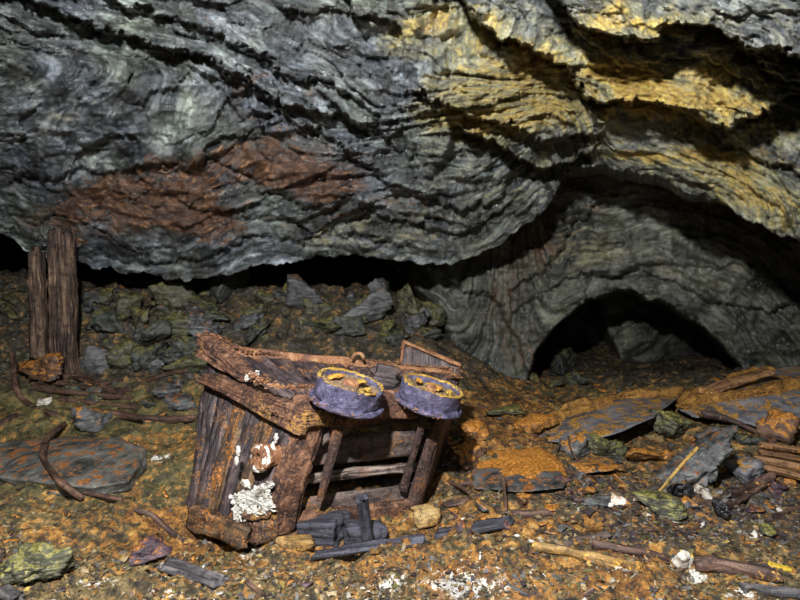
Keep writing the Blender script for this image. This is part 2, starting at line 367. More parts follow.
# ------------------------------------------------------------ CEILING AND OVERHANG
LX = [-400, -250, -50, 0, 14, 27, 50, 74, 93, 110, 121, 143, 165, 203, 225, 250, 300, 350, 400, 450, 475, 500, 525, 545, 555, 564, 575, 600, 630, 660, 680, 700, 728, 742, 770, 800, 860, 1050, 1250]
LY = [255, 245, 228, 233, 237, 249, 258, 263, 269, 267, 272, 275, 281, 279, 275, 265, 259, 256, 260, 262, 257, 245, 228, 211, 194, 176, 167, 164, 170, 178, 186, 196, 202, 214, 229, 241, 262, 330, 380]
def seg_dist(px, py, pts):
    """signed distance to a polyline (positive below it in the photo) and the position along it, 0..1"""
    pts = np.array(pts, float); best = np.full(px.shape, 1e9); sg = np.zeros(px.shape); tt = np.zeros(px.shape)
    L = np.hypot(*(pts[1:] - pts[:-1]).T); cum = np.concatenate([[0], np.cumsum(L)]); tot = cum[-1]
    for k in range(len(pts) - 1):
        a, b = pts[k], pts[k + 1]; d = b - a; l2 = d @ d
        t = np.clip(((px - a[0]) * d[0] + (py - a[1]) * d[1]) / l2, 0, 1)
        qx, qy = px - a[0] - t * d[0], py - a[1] - t * d[1]
        dist = np.hypot(qx, qy); cr = d[0] * qy - d[1] * qx
        m = dist < best
        best = np.where(m, dist, best); sg = np.where(m, np.sign(cr), sg); tt = np.where(m, (cum[k] + t * L[k]) / tot, tt)
    return best * sg, tt
def ledge(px, py, pts, amp, bulge=.35, r1=60, r0=40, w=3.):
    d, t = seg_dist(px, py, pts)
    end = sst(0, .08, t) * sst(1, .92, t)
    below = sst(-.5 * w, w, d) * np.exp(-np.maximum(d, 0) / r1)
    above = np.where(d < 0, np.exp(np.minimum(d, 0) / r0), np.exp(-np.maximum(d, 0) / (w * 1.5)))
    return end * amp * (below - bulge * above * (d < w))
def strata(t, s, freq, seed, warp=.9):
    w = t * freq + warp * fbm(s * freq * .16, t * freq * .35, 0, 4, seed)
    c = np.floor(w); f = w - c
    a = .5 + .5 * noise(c * 7.31, s * freq * .12, 0, seed + 9)
    a = a * sst(-.5, .35, noise(s * freq * .22, c * 3.7, 1.5, seed + 5))
    sh = np.where(f < .88, f / .88, (1 - f) / .12)
    return a * (sh - .4)

CT_X = [-400, 0, 200, 400, 480, 550, 590, 680, 800, 1050, 1250]
CT = {-350: [1.5, 1.45, 1.4, 1.35, 1.3, 1.25, 1.2, 1.1, 1.0, .85, .8],
      0:    [2.9, 2.75, 2.65, 2.5, 2.4, 2.25, 2.15, 1.95, 1.75, 1.5, 1.4],
      110:  [3.5, 3.4, 3.35, 3.2, 3.05, 2.85, 2.7, 2.4, 2.15, 1.8, 1.6],
      999:  [4.5, 4.45, 4.4, 4.3, 4.25, 3.95, 3.5, 3.05, 2.75, 2.3, 2.1]}
LEDGES = [
    # right-hand slabs: (polyline, amplitude, bulge, fade below, fade above)
    ([(530, -30), (552, 4), (578, 28), (606, 40), (640, 44), (664, 44), (672, 26), (690, 22), (722, 32), (752, 46), (778, 56), (830, 78), (900, 110)], .34, .3, 45, 40),
    ([(455, -20), (482, 22), (497, 44), (520, 50), (545, 66), (580, 88), (602, 98), (640, 106), (672, 117), (700, 124), (728, 136), (760, 112), (780, 104), (830, 98)], .34, .35, 45, 45),
    ([(404, 88), (430, 102), (455, 113), (490, 122), (530, 137), (578, 137), (598, 150)], .20, .4, 30, 25),
    ([(448, 128), (475, 140), (498, 152), (520, 163), (548, 166), (578, 160), (592, 168)], .36, .3, 50, 30),
    ([(672, 118), (700, 130), (735, 148), (760, 172), (800, 178), (860, 176)], .07, .5, 20, 30),
    ([(735, 40), (748, 56), (775, 80), (812, 96)], .22, .3, 30, 20),
    ([(560, 20), (600, 60), (640, 72), (690, 60), (740, 82), (800, 98)], .10, .4, 25, 20),
    ([(700, 66), (712, 92), (726, 112), (752, 118), (800, 100)], .05, .4, 12, 12),
    # left mass
    ([(-100, -40), (60, 10), (150, 38), (205, 58), (260, 88), (330, 122), (392, 152)], .16, .5, 30, 22),
    ([(60, -30), (140, 10), (230, 46), (300, 72), (360, 110), (400, 150), (430, 165)], .10, .5, 22, 18),
    ([(120, 86), (150, 104), (190, 72), (206, 74), (224, 96), (246, 122)], .06, .4, 16, 12),
    ([(-60, 182), (0, 178), (60, 171), (130, 170), (205, 166), (222, 150), (250, 132), (290, 118)], .09, .4, 26, 20),
    ([(215, 150), (240, 176), (270, 200), (300, 212), (340, 214), (352, 200)], .07, .4, 18, 14),
    ([(290, 118), (330, 140), (350, 160), (400, 180), (450, 198), (498, 192), (524, 176)], .12, .5, 24, 24),
    ([(392, 30), (388, 60), (350, 100), (342, 122)], .05, .3, 14, 14),
    ([(340, 222), (380, 214), (430, 226), (470, 222), (508, 202), (530, 190)], .11, .5, 22, 22),
    ([(95, 245), (150, 262), (205, 262), (240, 248), (290, 236), (340, 232), (380, 240), (420, 244)], .09, .5, 18, 18),
    ([(20, 200), (40, 226), (60, 244), (100, 258)], .06, .4, 14, 14),
    ([(330, -20), (350, 10), (392, 22), (398, 60), (402, 100), (396, 150)], .10, .35, 26, 22),
]
def facets(t, s, ft, fs, seed, tilt=1.):
    """broken faces: every cell along the layers gets its own small tilt and offset"""
    x = s * fs + .35 * fbm(s * fs * .7, t * ft * .7, 0, 3, seed); y = t * ft + .35 * fbm(s * fs * .7, t * ft * .7, 5, 3, seed + 1)
    ix, iy = np.floor(x), np.floor(y); best = np.full(x.shape, 1e9); val = np.zeros(x.shape)
    for dx in (-1, 0, 1):
        for dy in (-1, 0, 1):
            cx, cy = (ix + dx).astype(int), (iy + dy).astype(int)
            h = [_h(cx, cy, cx * 0 + k, seed + 31) for k in range(5)]
            ox, oy = cx + .5 + .45 * h[0] - x, cy + .5 + .45 * h[1] - y
            d = ox * ox + oy * oy; m = d < best
            best = np.where(m, d, best); val = np.where(m, .45 * h[2] + tilt * (h[3] * ox + (h[4] * .6 - .5) * oy), val)
    return val
def jag(px, py, a=1., seed=301):
    """roughens a traced line: broken, angular edge"""
    return (px + a * (9 * fbm(px * .02, py * .02, 0, 2, seed) + 3.5 * ridge(px * .07, py * .07, 0, 3, seed + 2) + 1.2 * noise(px * .35, py * .35, 0, seed + 3)),
            py + a * (9 * fbm(px * .02, py * .02, 7, 2, seed) + 4.0 * ridge(px * .07, py * .07, 7, 3, seed + 2) + 1.5 * noise(px * .35, py * .35, 7, seed + 3)))
def build_ceiling():
    pxs = np.concatenate([np.linspace(-400, -12, 44), np.arange(-10, 811, 1.5), np.linspace(814, 1250, 50)])
    lip = np.interp(pxs, LX, LY) + 3 * fbm(pxs * .05, 0, 0, 3, 77) + 1.5 * noise(pxs * .3, 1, 0, 78)
    v1 = np.linspace(-350, -10, 34)
    n2 = 190
    s = np.linspace(0, 1, n2)
    PY = np.concatenate([np.repeat(v1[:, None], len(pxs), 1), -8 + (lip[None, :] + 8) * s[:, None]], 0)
    PX = np.repeat(pxs[None, :], PY.shape[0], 0)
    PX = PX + 0
    # base depth
    cols = {k: np.interp(PX, CT_X, v) for k, v in CT.items()}
    Lp = np.interp(PX, LX, LY)
    a = np.clip((PY + 350) / 350, 0, 1); b = np.clip(PY / 110, 0, 1); c = np.clip((PY - 110) / np.maximum(Lp - 110, 1), 0, 1)
    D = cols[-350] + (cols[0] - cols[-350]) * a + (cols[110] - cols[0]) * b + (cols[999] - cols[110]) * c
    # belly: rounded rather than planar
    D = D - .25 * np.sin(np.pi * np.clip(PY / np.maximum(Lp, 1), 0, 1)) * sst(560, 420, PX)
    # layering direction
    top = PY - .42 * (PX - 300) - 30 * fbm(PX * .006, PY * .01, 0, 2, 5)
    low = PY - (np.maximum(Lp, 222) - 260) + 12 * fbm(PX * .012, PY * .012, 0, 2, 6)
    wl = sst(120, 190, PY + 60 * sst(300, 480, PX)) * sst(620, 540, PX)
    mid = PY - .05 * (PX - 300)
    wm = sst(60, 130, PY) * sst(330, 220, PX)
    tt = top * (1 - wm) + mid * wm
    tt = tt * (1 - wl) + low * wl
    t, s_ = tt / 100, (PX + .42 * PY) / 100
    JX, JY = jag(PX, PY)
    for i, (pts, amp, bu, r1, r0) in enumerate(LEDGES): D = D + ledge(JX, JY, pts, amp * (1 if i < 8 else 1.0), bu, r1, r0, 2.)
    k = D / 3.5 * (1 - .42 * sst(450, 580, PX) * sst(60, 0, PY - 150 + 0 * PX))
    D = D - k * (.12 * strata(t, s_, 3.1, 11, .8) + .055 * strata(t, s_, 8, 12, .6) + .022 * strata(t, s_, 20, 13, .6) + .009 * strata(t, s_, 46, 15, .6))
    D = D - k * (.07 * fbm(PX * .012, PY * .012, 0, 3, 91) + .028 * ridge(PX * .035, PY * .05, 0, 3, 92) + .008 * fbm(PX * .2, PY * .25, 0, 3, 93))
    D = D - k * (.09 * facets(t, s_, 2.6, 1.3, 401) + .042 * facets(t, s_, 6, 3., 402) + .018 * facets(t, s_, 15, 7, 403) + .006 * facets(t, s_, 42, 16, 404))
    BX, BY = PX, PY
    PX, PY = PX + 22 * fbm(PX * .018, PY * .022, 3, 4, 501, .6), PY + 14 * fbm(PX * .018, PY * .03, 9, 4, 502, .6)
    P = at(BX, BY, D)
    # front edge rows over and behind the photographer
    r0 = P[0]
    ext = []
    for yy, zz in ((-2.5, 2.6), (-1.2, 2.85), (0., 2.9), (.7, 2.85)):
        e = r0.copy(); e[:, 1] = yy; e[:, 2] = np.maximum(zz, r0[:, 2] * .0 + zz); e[:, 0] = r0[:, 0] * 1.6; ext.append(e)
    # underside going back from the lip
    rb = P[-1]; und = []
    for dy, dz in ((.02, -.006), (.06, .0), (.14, .02), (.3, .05), (.6, .07), (1.0, .10), (1.5, .15), (2.2, .25), (3.2, .5)):
        e = rb.copy(); e[:, 1] += dy; e[:, 2] += dz + .03 * fbm(rb[:, 0] * 2, rb[:, 1] + dy * 2, 0, 3, 33) * min(1, dy * 4); e[:, 0] += (rb[:, 0] / rb[:, 1]) * dy; und.append(e)
    ALL = np.concatenate([np.array(ext), P, np.array(und)], 0)
    def pad(Q): return np.concatenate([np.repeat(Q[:1], len(ext), 0), Q, np.repeat(Q[-1:], len(und), 0)], 0)
    rust = 1.25 * bump1(PX, PY, 110, 202, 62, 32) + 1.2 * bump1(PX, PY, 190, 202, 50, 36) + 1.4 * bump1(PX, PY, 285, 165, 56, 34, 25) + .4 * bump1(PX, PY, 328, 195, 36, 18) \
        + .5 * bump1(PX, PY, 218, 28, 8, 14) + .45 * bump1(PX, PY, 315, 85, 22, 12) + .6 * bump1(PX, PY, 240, 82, 20, 10) + .5 * bump1(PX, PY, 420, 215, 60, 10) + .45 * bump1(PX, PY, 430, 238, 50, 12) \
        + .9 * bump1(PX, PY, 712, 165, 30, 16) + .8 * bump1(PX, PY, 770, 155, 50, 14) + .7 * bump1(PX, PY, 610, 60, 30, 8, 30) + .5 * bump1(PX, PY, 680, 130, 30, 8) + .6 * bump1(PX, PY, 640, 80, 30, 14) + .8 * bump1(PX, PY, 500, 30, 22, 10, 35) + .4 * bump1(PX, PY, 700, 45, 30, 8)
    yel = .32 * sst(390, 430, PX) + .55 * bump1(PX, PY, 480, 80, 75, 45, 15) + .5 * bump1(PX, PY, 430, 20, 50, 22) + .45 * bump1(PX, PY, 535, 60, 60, 22, 25) + .95 * bump1(PX, PY, 700, 92, 85, 30, 10) + .6 * bump1(PX, PY, 620, 30, 50, 16) + .9 * bump1(PX, PY, 630, 78, 40, 18, 25) \
        + .75 * bump1(PX, PY, 730, 175, 80, 26, 15) + .5 * bump1(PX, PY, 560, 110, 60, 24, 20) + .3 * bump1(PX, PY, 650, 20, 60, 14) + .5 * bump1(PX, PY, 170, 276, 26, 8) + .5 * bump1(PX, PY, 350, 240, 60, 14) + .5 * bump1(PX, PY, 640, 165, 60, 12) + .45 * bump1(PX, PY, 480, 120, 70, 12, 10) + .5 * bump1(PX, PY, 790, 205, 40, 14)
    pale = .8 * bump1(PX, PY, 60, 112, 16, 12) + .5 * bump1(PX, PY, 344, 118, 5, 4) + .5 * bump1(PX, PY, 240, 205, 14, 8) + .4 * bump1(PX, PY, 290, 248, 10, 5)
    st = np.stack([pad(rust), pad(yel), pad(pale), pad(rust * 0)], -1)
    fl = np.stack([pad(s_), pad(t), ALL[..., 1] * .3], -1)
    o = mesh_np('ceiling', ALL.reshape(-1, 3), grid_faces(*ALL.shape[:2], True), M['schist'],
                attrs={'stain': ('FLOAT_COLOR', st.reshape(-1, 4)), 'flow': ('FLOAT_VECTOR', fl.reshape(-1, 3))})
    o['kind'] = 'structure'
build_ceiling()

# ------------------------------------------------------------ BACK WALL WITH ITS LOW ARCH
AX = [520, 527, 537, 558, 590, 621, 663, 695, 721, 742, 752]
AY = [420, 378, 349, 323, 300, 291, 301, 322, 344, 368, 420]
def build_back():
    pxs = np.concatenate([np.linspace(-300, 300, 50), np.arange(304, 811, 1.7), np.linspace(814, 1300, 50)])
    pys = np.concatenate([np.linspace(20, 148, 20), np.arange(150, 400, 1.7), np.linspace(402, 440, 8)])
    PX, PY = np.meshgrid(pxs, pys)
    D = np.interp(PX, [-300, 300, 450, 600, 700, 800, 1000, 1300], [6.8, 6.4, 5.3, 5.05, 5.0, 4.85, 4.4, 3.8])
    D = D - .0022 * np.maximum(300 - PY, 0)
    D = D - .12 * bump1(PX, PY, 470, 300, 60, 60) + .25 * bump1(PX, PY, 560, 230, 90, 40, -30)
    # dark cleft at left
    edge = np.interp(PY, [150, 262, 275, 300, 330, 350, 420], [380, 385, 398, 425, 442, 450, 455])
    D = D + 1.6 * sst(4, -14, PX - edge)
    rad = np.hypot((PX - 636) / 1.15, (PY - 402)) 
    t = rad / 100 + .10 * fbm(PX * .012, PY * .012, 0, 2, 8)
    wl = sst(560, 450, PX)
    t = t * (1 - wl) + wl * (.72 * PX - .85 * PY + 12 * fbm(PX * .02, PY * .02, 0, 2, 66)) / -100
    s_ = np.arctan2(PY - 402, PX - 636) * 1.4
    for pts, amp, bu, r1, r0 in (
        ([(500, 330), (540, 300), (585, 278), (640, 268), (690, 280), (740, 302), (810, 318)], .12, .6, 18, 26),
        ([(570, 320), (590, 285), (640, 262), (700, 258), (760, 280), (820, 290)], .09, .5, 22, 30),
        ([(505, 300), (540, 268), (570, 235), (600, 200)], .14, .5, 26, 26),
        ([(455, 280), (490, 300), (515, 335), (525, 375)], .12, .5, 24, 24)):
        D = D + ledge(*jag(PX, PY), pts, amp, bu, r1, r0, 2.)
    D = D - .06 * facets(t, s_, 4, .9, 411) - .03 * facets(t, s_, 12, 2., 412) - .012 * facets(t, s_, 30, 5, 413)
    D = D - .14 * strata(t, s_, 4, 111, .5) - .07 * strata(t, s_, 11, 112, .5) - .03 * strata(t, s_, 28, 113, .6) - .012 * strata(t, s_, 60, 114, .6)
    D = D - .10 * fbm(PX * .014, PY * .014, 0, 3, 95) - .03 * ridge(PX * .05, PY * .05, 0, 3, 96)
    # the arch opening: inside it the sheet runs back into a second, deeper chamber
    arch = np.interp(PX, AX, AY, left=420, right=420) + 3 * fbm(PX * .06, PY * .06, 0, 2, 55)
    ins = sst(-1, 5, PY - arch) * sst(524, 530, PX) * sst(750, 744, PX)
    edge2 = np.interp(PY, [290, 312, 330, 350, 372, 400], [600, 596, 603, 613, 622, 630])
    deep = 7.2 + 1.6 * sst(6, -8, PX - edge2) + .3 * sst(600, 720, PX)
    deep = deep + 1.6 * bump1(PX, PY, 692, 382, 34, 15) ** .5 * sst(0, 4, 24 - np.hypot((PX - 692) / 2, PY - 384)) 
    t2 = (PY + .35 * PX) / 100
    deep = deep - .16 * strata(t2, PX / 100, 3.5, 121) - .07 * strata(t2, PX / 100, 9, 122) - .03 * strata(t2, PX / 100, 24, 123) - .12 * fbm(PX * .02, PY * .03, 0, 3, 97)
    D = D * (1 - ins) + deep * ins
    t = t * (1 - ins) + t2 * ins
    P = at(PX, PY, D)
    rust = .55 * bump1(PX, PY, 545, 245, 45, 28, -35) + .5 * bump1(PX, PY, 500, 300, 30, 30) + .4 * bump1(PX, PY, 600, 195, 40, 20) + .5 * bump1(PX, PY, 520, 350, 30, 30)
    yel = .5 * bump1(PX, PY, 600, 250, 60, 16, -20) + .35 * bump1(PX, PY, 560, 230, 40, 20) + .3 * bump1(PX, PY, 700, 270, 60, 12)
    st = np.stack([rust, yel, rust * 0, rust * 0], -1); fl = np.stack([s_, t, D * .3], -1)
    o = mesh_np('wall_back', P.reshape(-1, 3), grid_faces(*PX.shape, True), M['schist_far'],
                attrs={'stain': ('FLOAT_COLOR', st.reshape(-1, 4)), 'flow': ('FLOAT_VECTOR', fl.reshape(-1, 3))})
    o['kind'] = 'structure'
build_back()
# ------------------------------------------------------------ solid builders
_ico = {}
def ico(n):
    if n not in _ico:
        b = bmesh.new(); bmesh.ops.create_icosphere(b, subdivisions=n, radius=1)
        _ico[n] = (np.array([v.co[:] for v in b.verts]), np.array([[v.index for v in f.verts] for f in b.faces])); b.free()
    return _ico[n]
def hull_rock(name, pts, mat, sub=4, amp=.02, seed=1, lay=(0, 0, 1), parent=None, soft=.0):
    """angular stone: the convex hull of the corner points, finely meshed, then layered and chipped"""
    pts = np.array([tuple(p) for p in pts], float)
    cen = pts.mean(0); Q = pts - cen
    w, E = np.linalg.eigh(Q.T @ Q / len(Q)); sc = np.sqrt(np.maximum(w, 1e-6)); T = E / sc          # to a round space
    q = Q @ T
    b = bmesh.new(); [b.verts.new(p) for p in q]
    bmesh.ops.convex_hull(b, input=b.verts); b.normal_update()
    pl = []
    for f in b.faces:
        n = np.array(f.normal[:]); d = n @ np.array(f.verts[0].co[:])
        if d < 0: n, d = -n, -d
        if np.linalg.norm(n) > .5: pl.append((*n, max(d, .02)))
    b.free(); pl = np.array(pl)
    D, F = ico(sub)
    den = D @ pl[:, :3].T
    r = np.where(den > 1e-4, pl[:, 3] / np.maximum(den, 1e-4), 1e9).min(1)
    V = (D * r[:, None]) @ np.linalg.inv(T)
    size = np.abs(V).max(); s = .35 / size ** .5
    n = V / np.maximum(np.linalg.norm(V, axis=1), 1e-9)[:, None]
    o = seed * 3.7
    l = V @ np.array(lay) / np.linalg.norm(lay)
    k = 1 / size
    d = amp * (fbm(V[:, 0] * 2.2 * k + o, V[:, 1] * 2.2 * k, V[:, 2] * 2.2 * k, 4, seed) + .45 * ridge(V[:, 0] * 3 * k + o, V[:, 1] * 3 * k, l * 14 * k, 2, seed + 3)
               + .25 * fbm(V[:, 0] * 12 * k, V[:, 1] * 12 * k + o, V[:, 2] * 12 * k, 3, seed + 8))
    V = V + n * d[:, None] + cen
    return recentre(mesh_np(name, V, F, mat, parent, smooth=True))
def rand_pts(c, w, d, h, rz, seed, n=11, tilt=(0, 0)):
    g = np.random.RandomState(seed); q = g.normal(size=(n, 3)); q /= np.linalg.norm(q, axis=1)[:, None]
    q = np.clip(q * 1.6, -1, 1) * g.uniform(.7, 1., (n, 1))
    q = q * np.array([w / 2, d / 2, h / 2])
    m = np.array(Euler((tilt[0], tilt[1], rz)).to_matrix())
    return q @ m.T + np.array(c)
def rock_at(px, py, w, h, label, mat='slate', name='rock', cat='rock', seed=1, depth=.8, rz=0, tilt=(0, 0), group=None, sub=4, sink=.12, amp=None, lay=(0, 0, 1), n=11):
    """a stone whose foot stands at photo point (px, py), w and h in photo pixels"""
    g = G(px, py - 1); Y = g.y; wm = w / FPX * Y; hm = h / FPX * Y; dm = wm * depth
    c = (g.x, Y + dm * .35, g.z + hm * (.5 - sink))
    o = hull_rock(name, rand_pts(c, wm, dm, hm, rz, seed, n, tilt), M[mat], sub, amp if amp else .07 * min(wm, hm * 2), seed, lay)
    return tag(o, label, cat, group)

def box_lattice(nx, ny, nz):
    idx = {}; V = []; F = []
    def v(i, j, k):
        key = (i, j, k)
        if key not in idx: idx[key] = len(V); V.append((i / nx, j / ny, k / nz))
        return idx[key]
    for i in range(nx):
        for j in range(ny):
            for k, fl in ((0, 1), (nz, 0)):
                q = [v(i, j, k), v(i + 1, j, k), v(i + 1, j + 1, k), v(i, j + 1, k)]; F.append(q[::-1] if fl else q)
    for i in range(nx):
        for k in range(nz):
            for j, fl in ((0, 0), (ny, 1)):
                q = [v(i, j, k), v(i + 1, j, k), v(i + 1, j, k + 1), v(i, j, k + 1)]; F.append(q[::-1] if fl else q)
    for j in range(ny):
        for k in range(nz):
            for i, fl in ((0, 1), (nx, 0)):
                q = [v(i, j, k), v(i, j + 1, k), v(i, j + 1, k + 1), v(i, j, k + 1)]; F.append(q[::-1] if fl else q)
    return np.array(V), np.array(F)
def timber(name, fn, dims, mat, parent=None, grain=0, amp=.005, wear=.008, res=.018, seed=1, ends=.02, groove=.003):
    """a worn plank: fn maps unit coordinates to the place, dims are its real sides in metres"""
    n = [int(min(60, max(3, round(d / (res if a == grain else res * .55))))) for a, d in enumerate(dims)]
    V, F = box_lattice(*n)
    e = np.abs(V - .5) * 2; on = (e > .999).sum(1)
    L = (V + seed * 1.37) * np.array(dims); o = seed * 2.3
    oth = [a for a in range(3) if a != grain]
    U = V.copy()
    w = np.where(on >= 2, 1., 0.) * wear * (.7 + .8 * noise(L[:, 0] * 18, L[:, 1] * 18, L[:, 2] * 18, seed))
    for a in range(3):                                   # rounded, chipped edges
        U[:, a] -= np.where(e[:, a] > .999, np.sign(V[:, a] - .5) * w / dims[a], 0)
    # split ends
    g = V[:, grain]; jag = ends * (fbm(L[:, oth[0]] * 30, L[:, oth[1]] * 30, o, 3, seed + 5) - .3)
    U[:, grain] += np.where(g > .999, 1, 0) * jag / dims[grain] + np.where(g < .001, 1, 0) * ends * (fbm(L[:, oth[0]] * 30, L[:, oth[1]] * 30, o + 9, 3, seed + 6) + .3) / dims[grain]
    for a in oth:
        s = np.sign(V[:, a] - .5) * (e[:, a] > .999)
        b = [x for x in oth if x != a][0]
        d = amp * fbm(L[:, grain] * 6, L[:, b] * 9, a * 3 + o, 3, seed + a) + groove * ridge(L[:, grain] * 3, L[:, b] * 60, a + o, 3, seed + 20 + a) + amp * .8 * fbm(L[:, grain] * 4, 0, o, 2, seed + 40) * 0
        U[:, a] += s * d / dims[a] + amp * 1.0 * noise(L[:, grain] * 3.5, a * 5.5, o, seed + 33) / dims[a]
    P = fn(U)
    fl = np.stack([L[:, grain], L[:, oth[0]], L[:, oth[1]]], -1)
    return mesh_np(name, P, F, mat, parent, attrs={'flow': ('FLOAT_VECTOR', fl)}, smooth=True)
def beam_fn(p0, p1, w, h, up=(0, 0, 1), w1=None, h1=None, bow=0):
    p0, p1 = np.array(p0, float), np.array(p1, float); d = p1 - p0; L = np.linalg.norm(d); x = d / L
    y = np.cross(up, x); y /= np.linalg.norm(y); z = np.cross(x, y)
    w1 = w if w1 is None else w1; h1 = h if h1 is None else h1
    def f(U):
        t = U[:, 0:1]; return p0 + x * t * L + y * (U[:, 1:2] - .5) * (w + (w1 - w) * t) + z * ((U[:, 2:3] - .5) * (h + (h1 - h) * t) + bow * np.sin(np.pi * t))
    return f, (L, max(w, w1), max(h, h1))
def beam(name, p0, p1, w, h, mat, parent=None, up=(0, 0, 1), w1=None, h1=None, bow=0, **kw):
    f, dims = beam_fn(p0, p1, w, h, up, w1, h1, bow)
    return timber(name, f, dims, mat, parent, 0, **kw)
def tube(name, pts, r, mat, parent=None, seed=1, r1=None, lump=.18, ns=12, step=.012, knots=0.):
    """a stick, root or rod through the points (Catmull-Rom), with bark-like unevenness"""
    pts = [np.array(tuple(p), float) for p in pts]; pp = [2 * pts[0] - pts[1]] + pts + [2 * pts[-1] - pts[-2]]
    C_ = []
    for i in range(1, len(pp) - 2):
        n = max(3, int(np.linalg.norm(pp[i + 1] - pp[i]) / step))
        for k in range(n):
            t = k / n; a, b, c, d = pp[i - 1:i + 3]
            C_.append(.5 * (2 * b + (c - a) * t + (2 * a - 5 * b + 4 * c - d) * t * t + (3 * b - a - 3 * c + d) * t ** 3))
    C_.append(pts[-1]); C_ = np.array(C_); n = len(C_)
    T = np.gradient(C_, axis=0); T /= np.linalg.norm(T, axis=1)[:, None]
    u = np.cross(T, (0.13, .2, 1.)); u /= np.linalg.norm(u, axis=1)[:, None]; v = np.cross(T, u)
    s = np.concatenate([[0], np.cumsum(np.linalg.norm(np.diff(C_, axis=0), axis=1))])
    r1 = r if r1 is None else r1
    th = np.arange(ns) / ns * 2 * np.pi
    rad = (r + (r1 - r) * s / s[-1])[:, None] * (1 + lump * fbm(s[:, None] * 9, np.cos(th)[None] * .9 + seed, np.sin(th)[None] * .9, 3, seed) + .5 * lump * noise(s[:, None] * 3, seed, 0, seed + 2))
    rad[0] *= .75 + .25 * np.sin(th * 2 + seed); rad[-1] *= .75 + .25 * np.cos(th * 2 + seed)
    V = C_[:, None] + rad[..., None] * (np.cos(th)[None, :, None] * u[:, None] + np.sin(th)[None, :, None] * v[:, None])
    fl = np.stack(np.broadcast_arrays(s[:, None] + seed, np.cos(th)[None] * r * 1.2, np.sin(th)[None] * r * 1.2), -1).reshape(-1, 3)
    V = V.reshape(-1, 3)
    i = np.arange(n - 1)[:, None] * ns; j = np.arange(ns)[None]; j2 = (j + 1) % ns
    F = np.stack([i + j, i + j2, i + ns + j2, i + ns + j], -1).reshape(-1, 4)
    a, b = len(V), len(V) + 1
    V = np.concatenate([V, [C_[0], C_[-1]]]); fl = np.concatenate([fl, fl[:1], fl[-1:]])
    c0 = np.array([[a, (k + 1) % ns, k, k] for k in range(ns)]); o = (n - 1) * ns
    c1 = np.array([[b, o + k, o + (k + 1) % ns, o + (k + 1) % ns] for k in range(ns)])
    me_f = [tuple(f) for f in F] + [tuple(f[:3]) for f in c0] + [tuple(f[:3]) for f in c1]
    me = bpy.data.meshes.new(name); me.from_pydata([tuple(x) for x in V], [], me_f); me.polygons.foreach_set('use_smooth', [True] * len(me.polygons))
    at_ = me.attributes.new('flow', 'FLOAT_VECTOR', 'POINT'); at_.data.foreach_set('vector', fl.astype(np.float32).ravel())
    me.materials.append(mat); ob = bpy.data.objects.new(name, me); C.objects.link(ob)
    if parent is not None: ob.parent = parent
    return ob
def lathe(prof, mat, name, mtx, parent=None, ns=72, amp=.003, seed=1, step=.006):
    """a turned shape about local z, placed by mtx"""
    pr = np.array(prof, float); Q = [pr[0]]
    for a, b in zip(pr[:-1], pr[1:]):
        n = max(1, int(np.linalg.norm(b - a) / step))
        for k in range(1, n + 1): Q.append(a + (b - a) * k / n)
    Q = np.array(Q); th = np.arange(ns) / ns * 2 * np.pi
    X = Q[:, 0, None] * np.cos(th); Yv = Q[:, 0, None] * np.sin(th); Z = np.repeat(Q[:, 1, None], ns, 1)
    d = amp * (fbm(X * 18, Yv * 18, Z * 18 + seed, 3, seed) + .6 * noise(X * 90, Yv * 90, Z * 90, seed + 3))
    k = 1 + d / np.maximum(Q[:, 0, None], .02)
    V = np.stack([X * k, Yv * k, Z + d], -1).reshape(-1, 3)
    m = np.array(mtx); V = V @ m[:3, :3].T + m[:3, 3]
    n = len(Q); i = np.arange(n - 1)[:, None] * ns; j = np.arange(ns)[None]; j2 = (j + 1) % ns
    F = np.stack([i + j, i + j2, i + ns + j2, i + ns + j], -1).reshape(-1, 4)
    return mesh_np(name, V, F, mat, parent)
def at_base(root, objs=None):
    """children were built in place: shift them so that they hang off the empty"""
    bpy.context.view_layer.update()
    for ch in root.children_recursive:
        if ch.parent == root: ch.location = ch.location - root.location

# ------------------------------------------------------------ MINE CART, TIPPED ON ITS SIDE
CC = {'000': at(249, 540, 2.10), '100': at(418, 513, 2.45), '010': at(300, 415, 2.15), '110': at(447, 408, 2.50),
      '001': at(184, 510, 2.42), '101': at(440, 470, 3.00), '011': at(209, 349, 2.62), '111': at(462, 371, 2.98)}
def cart(U):
    a, b, c = U[:, 0:1], U[:, 1:2], U[:, 2:3]
    return sum(CC[i + j + k] * (a if i == '1' else 1 - a) * (b if j == '1' else 1 - b) * (c if k == '1' else 1 - c) for i in '01' for j in '01' for k in '01')
CL = np.array([.75, .56, .68])
cart_root = thing('mine_cart', at(300, 530, 2.35), 'rusty wooden mine cart tipped on its side with two blue-violet wheels on top', 'mine cart')
_cs = [100]
def cp(name, a, b, c, mat, grain, parent=cart_root, fn=None, label=None, **kw):
    _cs[0] += 1
    if mat == 'rust': kw.setdefault('ends', .005); kw.setdefault('groove', .0015)
    lo = np.array([a[0], b[0], c[0]]); hi = np.array([a[1], b[1], c[1]])
    f = (lambda U: cart(lo + U * (hi - lo))) if fn is None else (lambda U: cart(fn(lo + U * (hi - lo), U)))
    o = timber(name, f, (hi - lo) * CL, M[mat], parent, grain, seed=_cs[0], **kw)
    if label: o['label'] = label
    return o
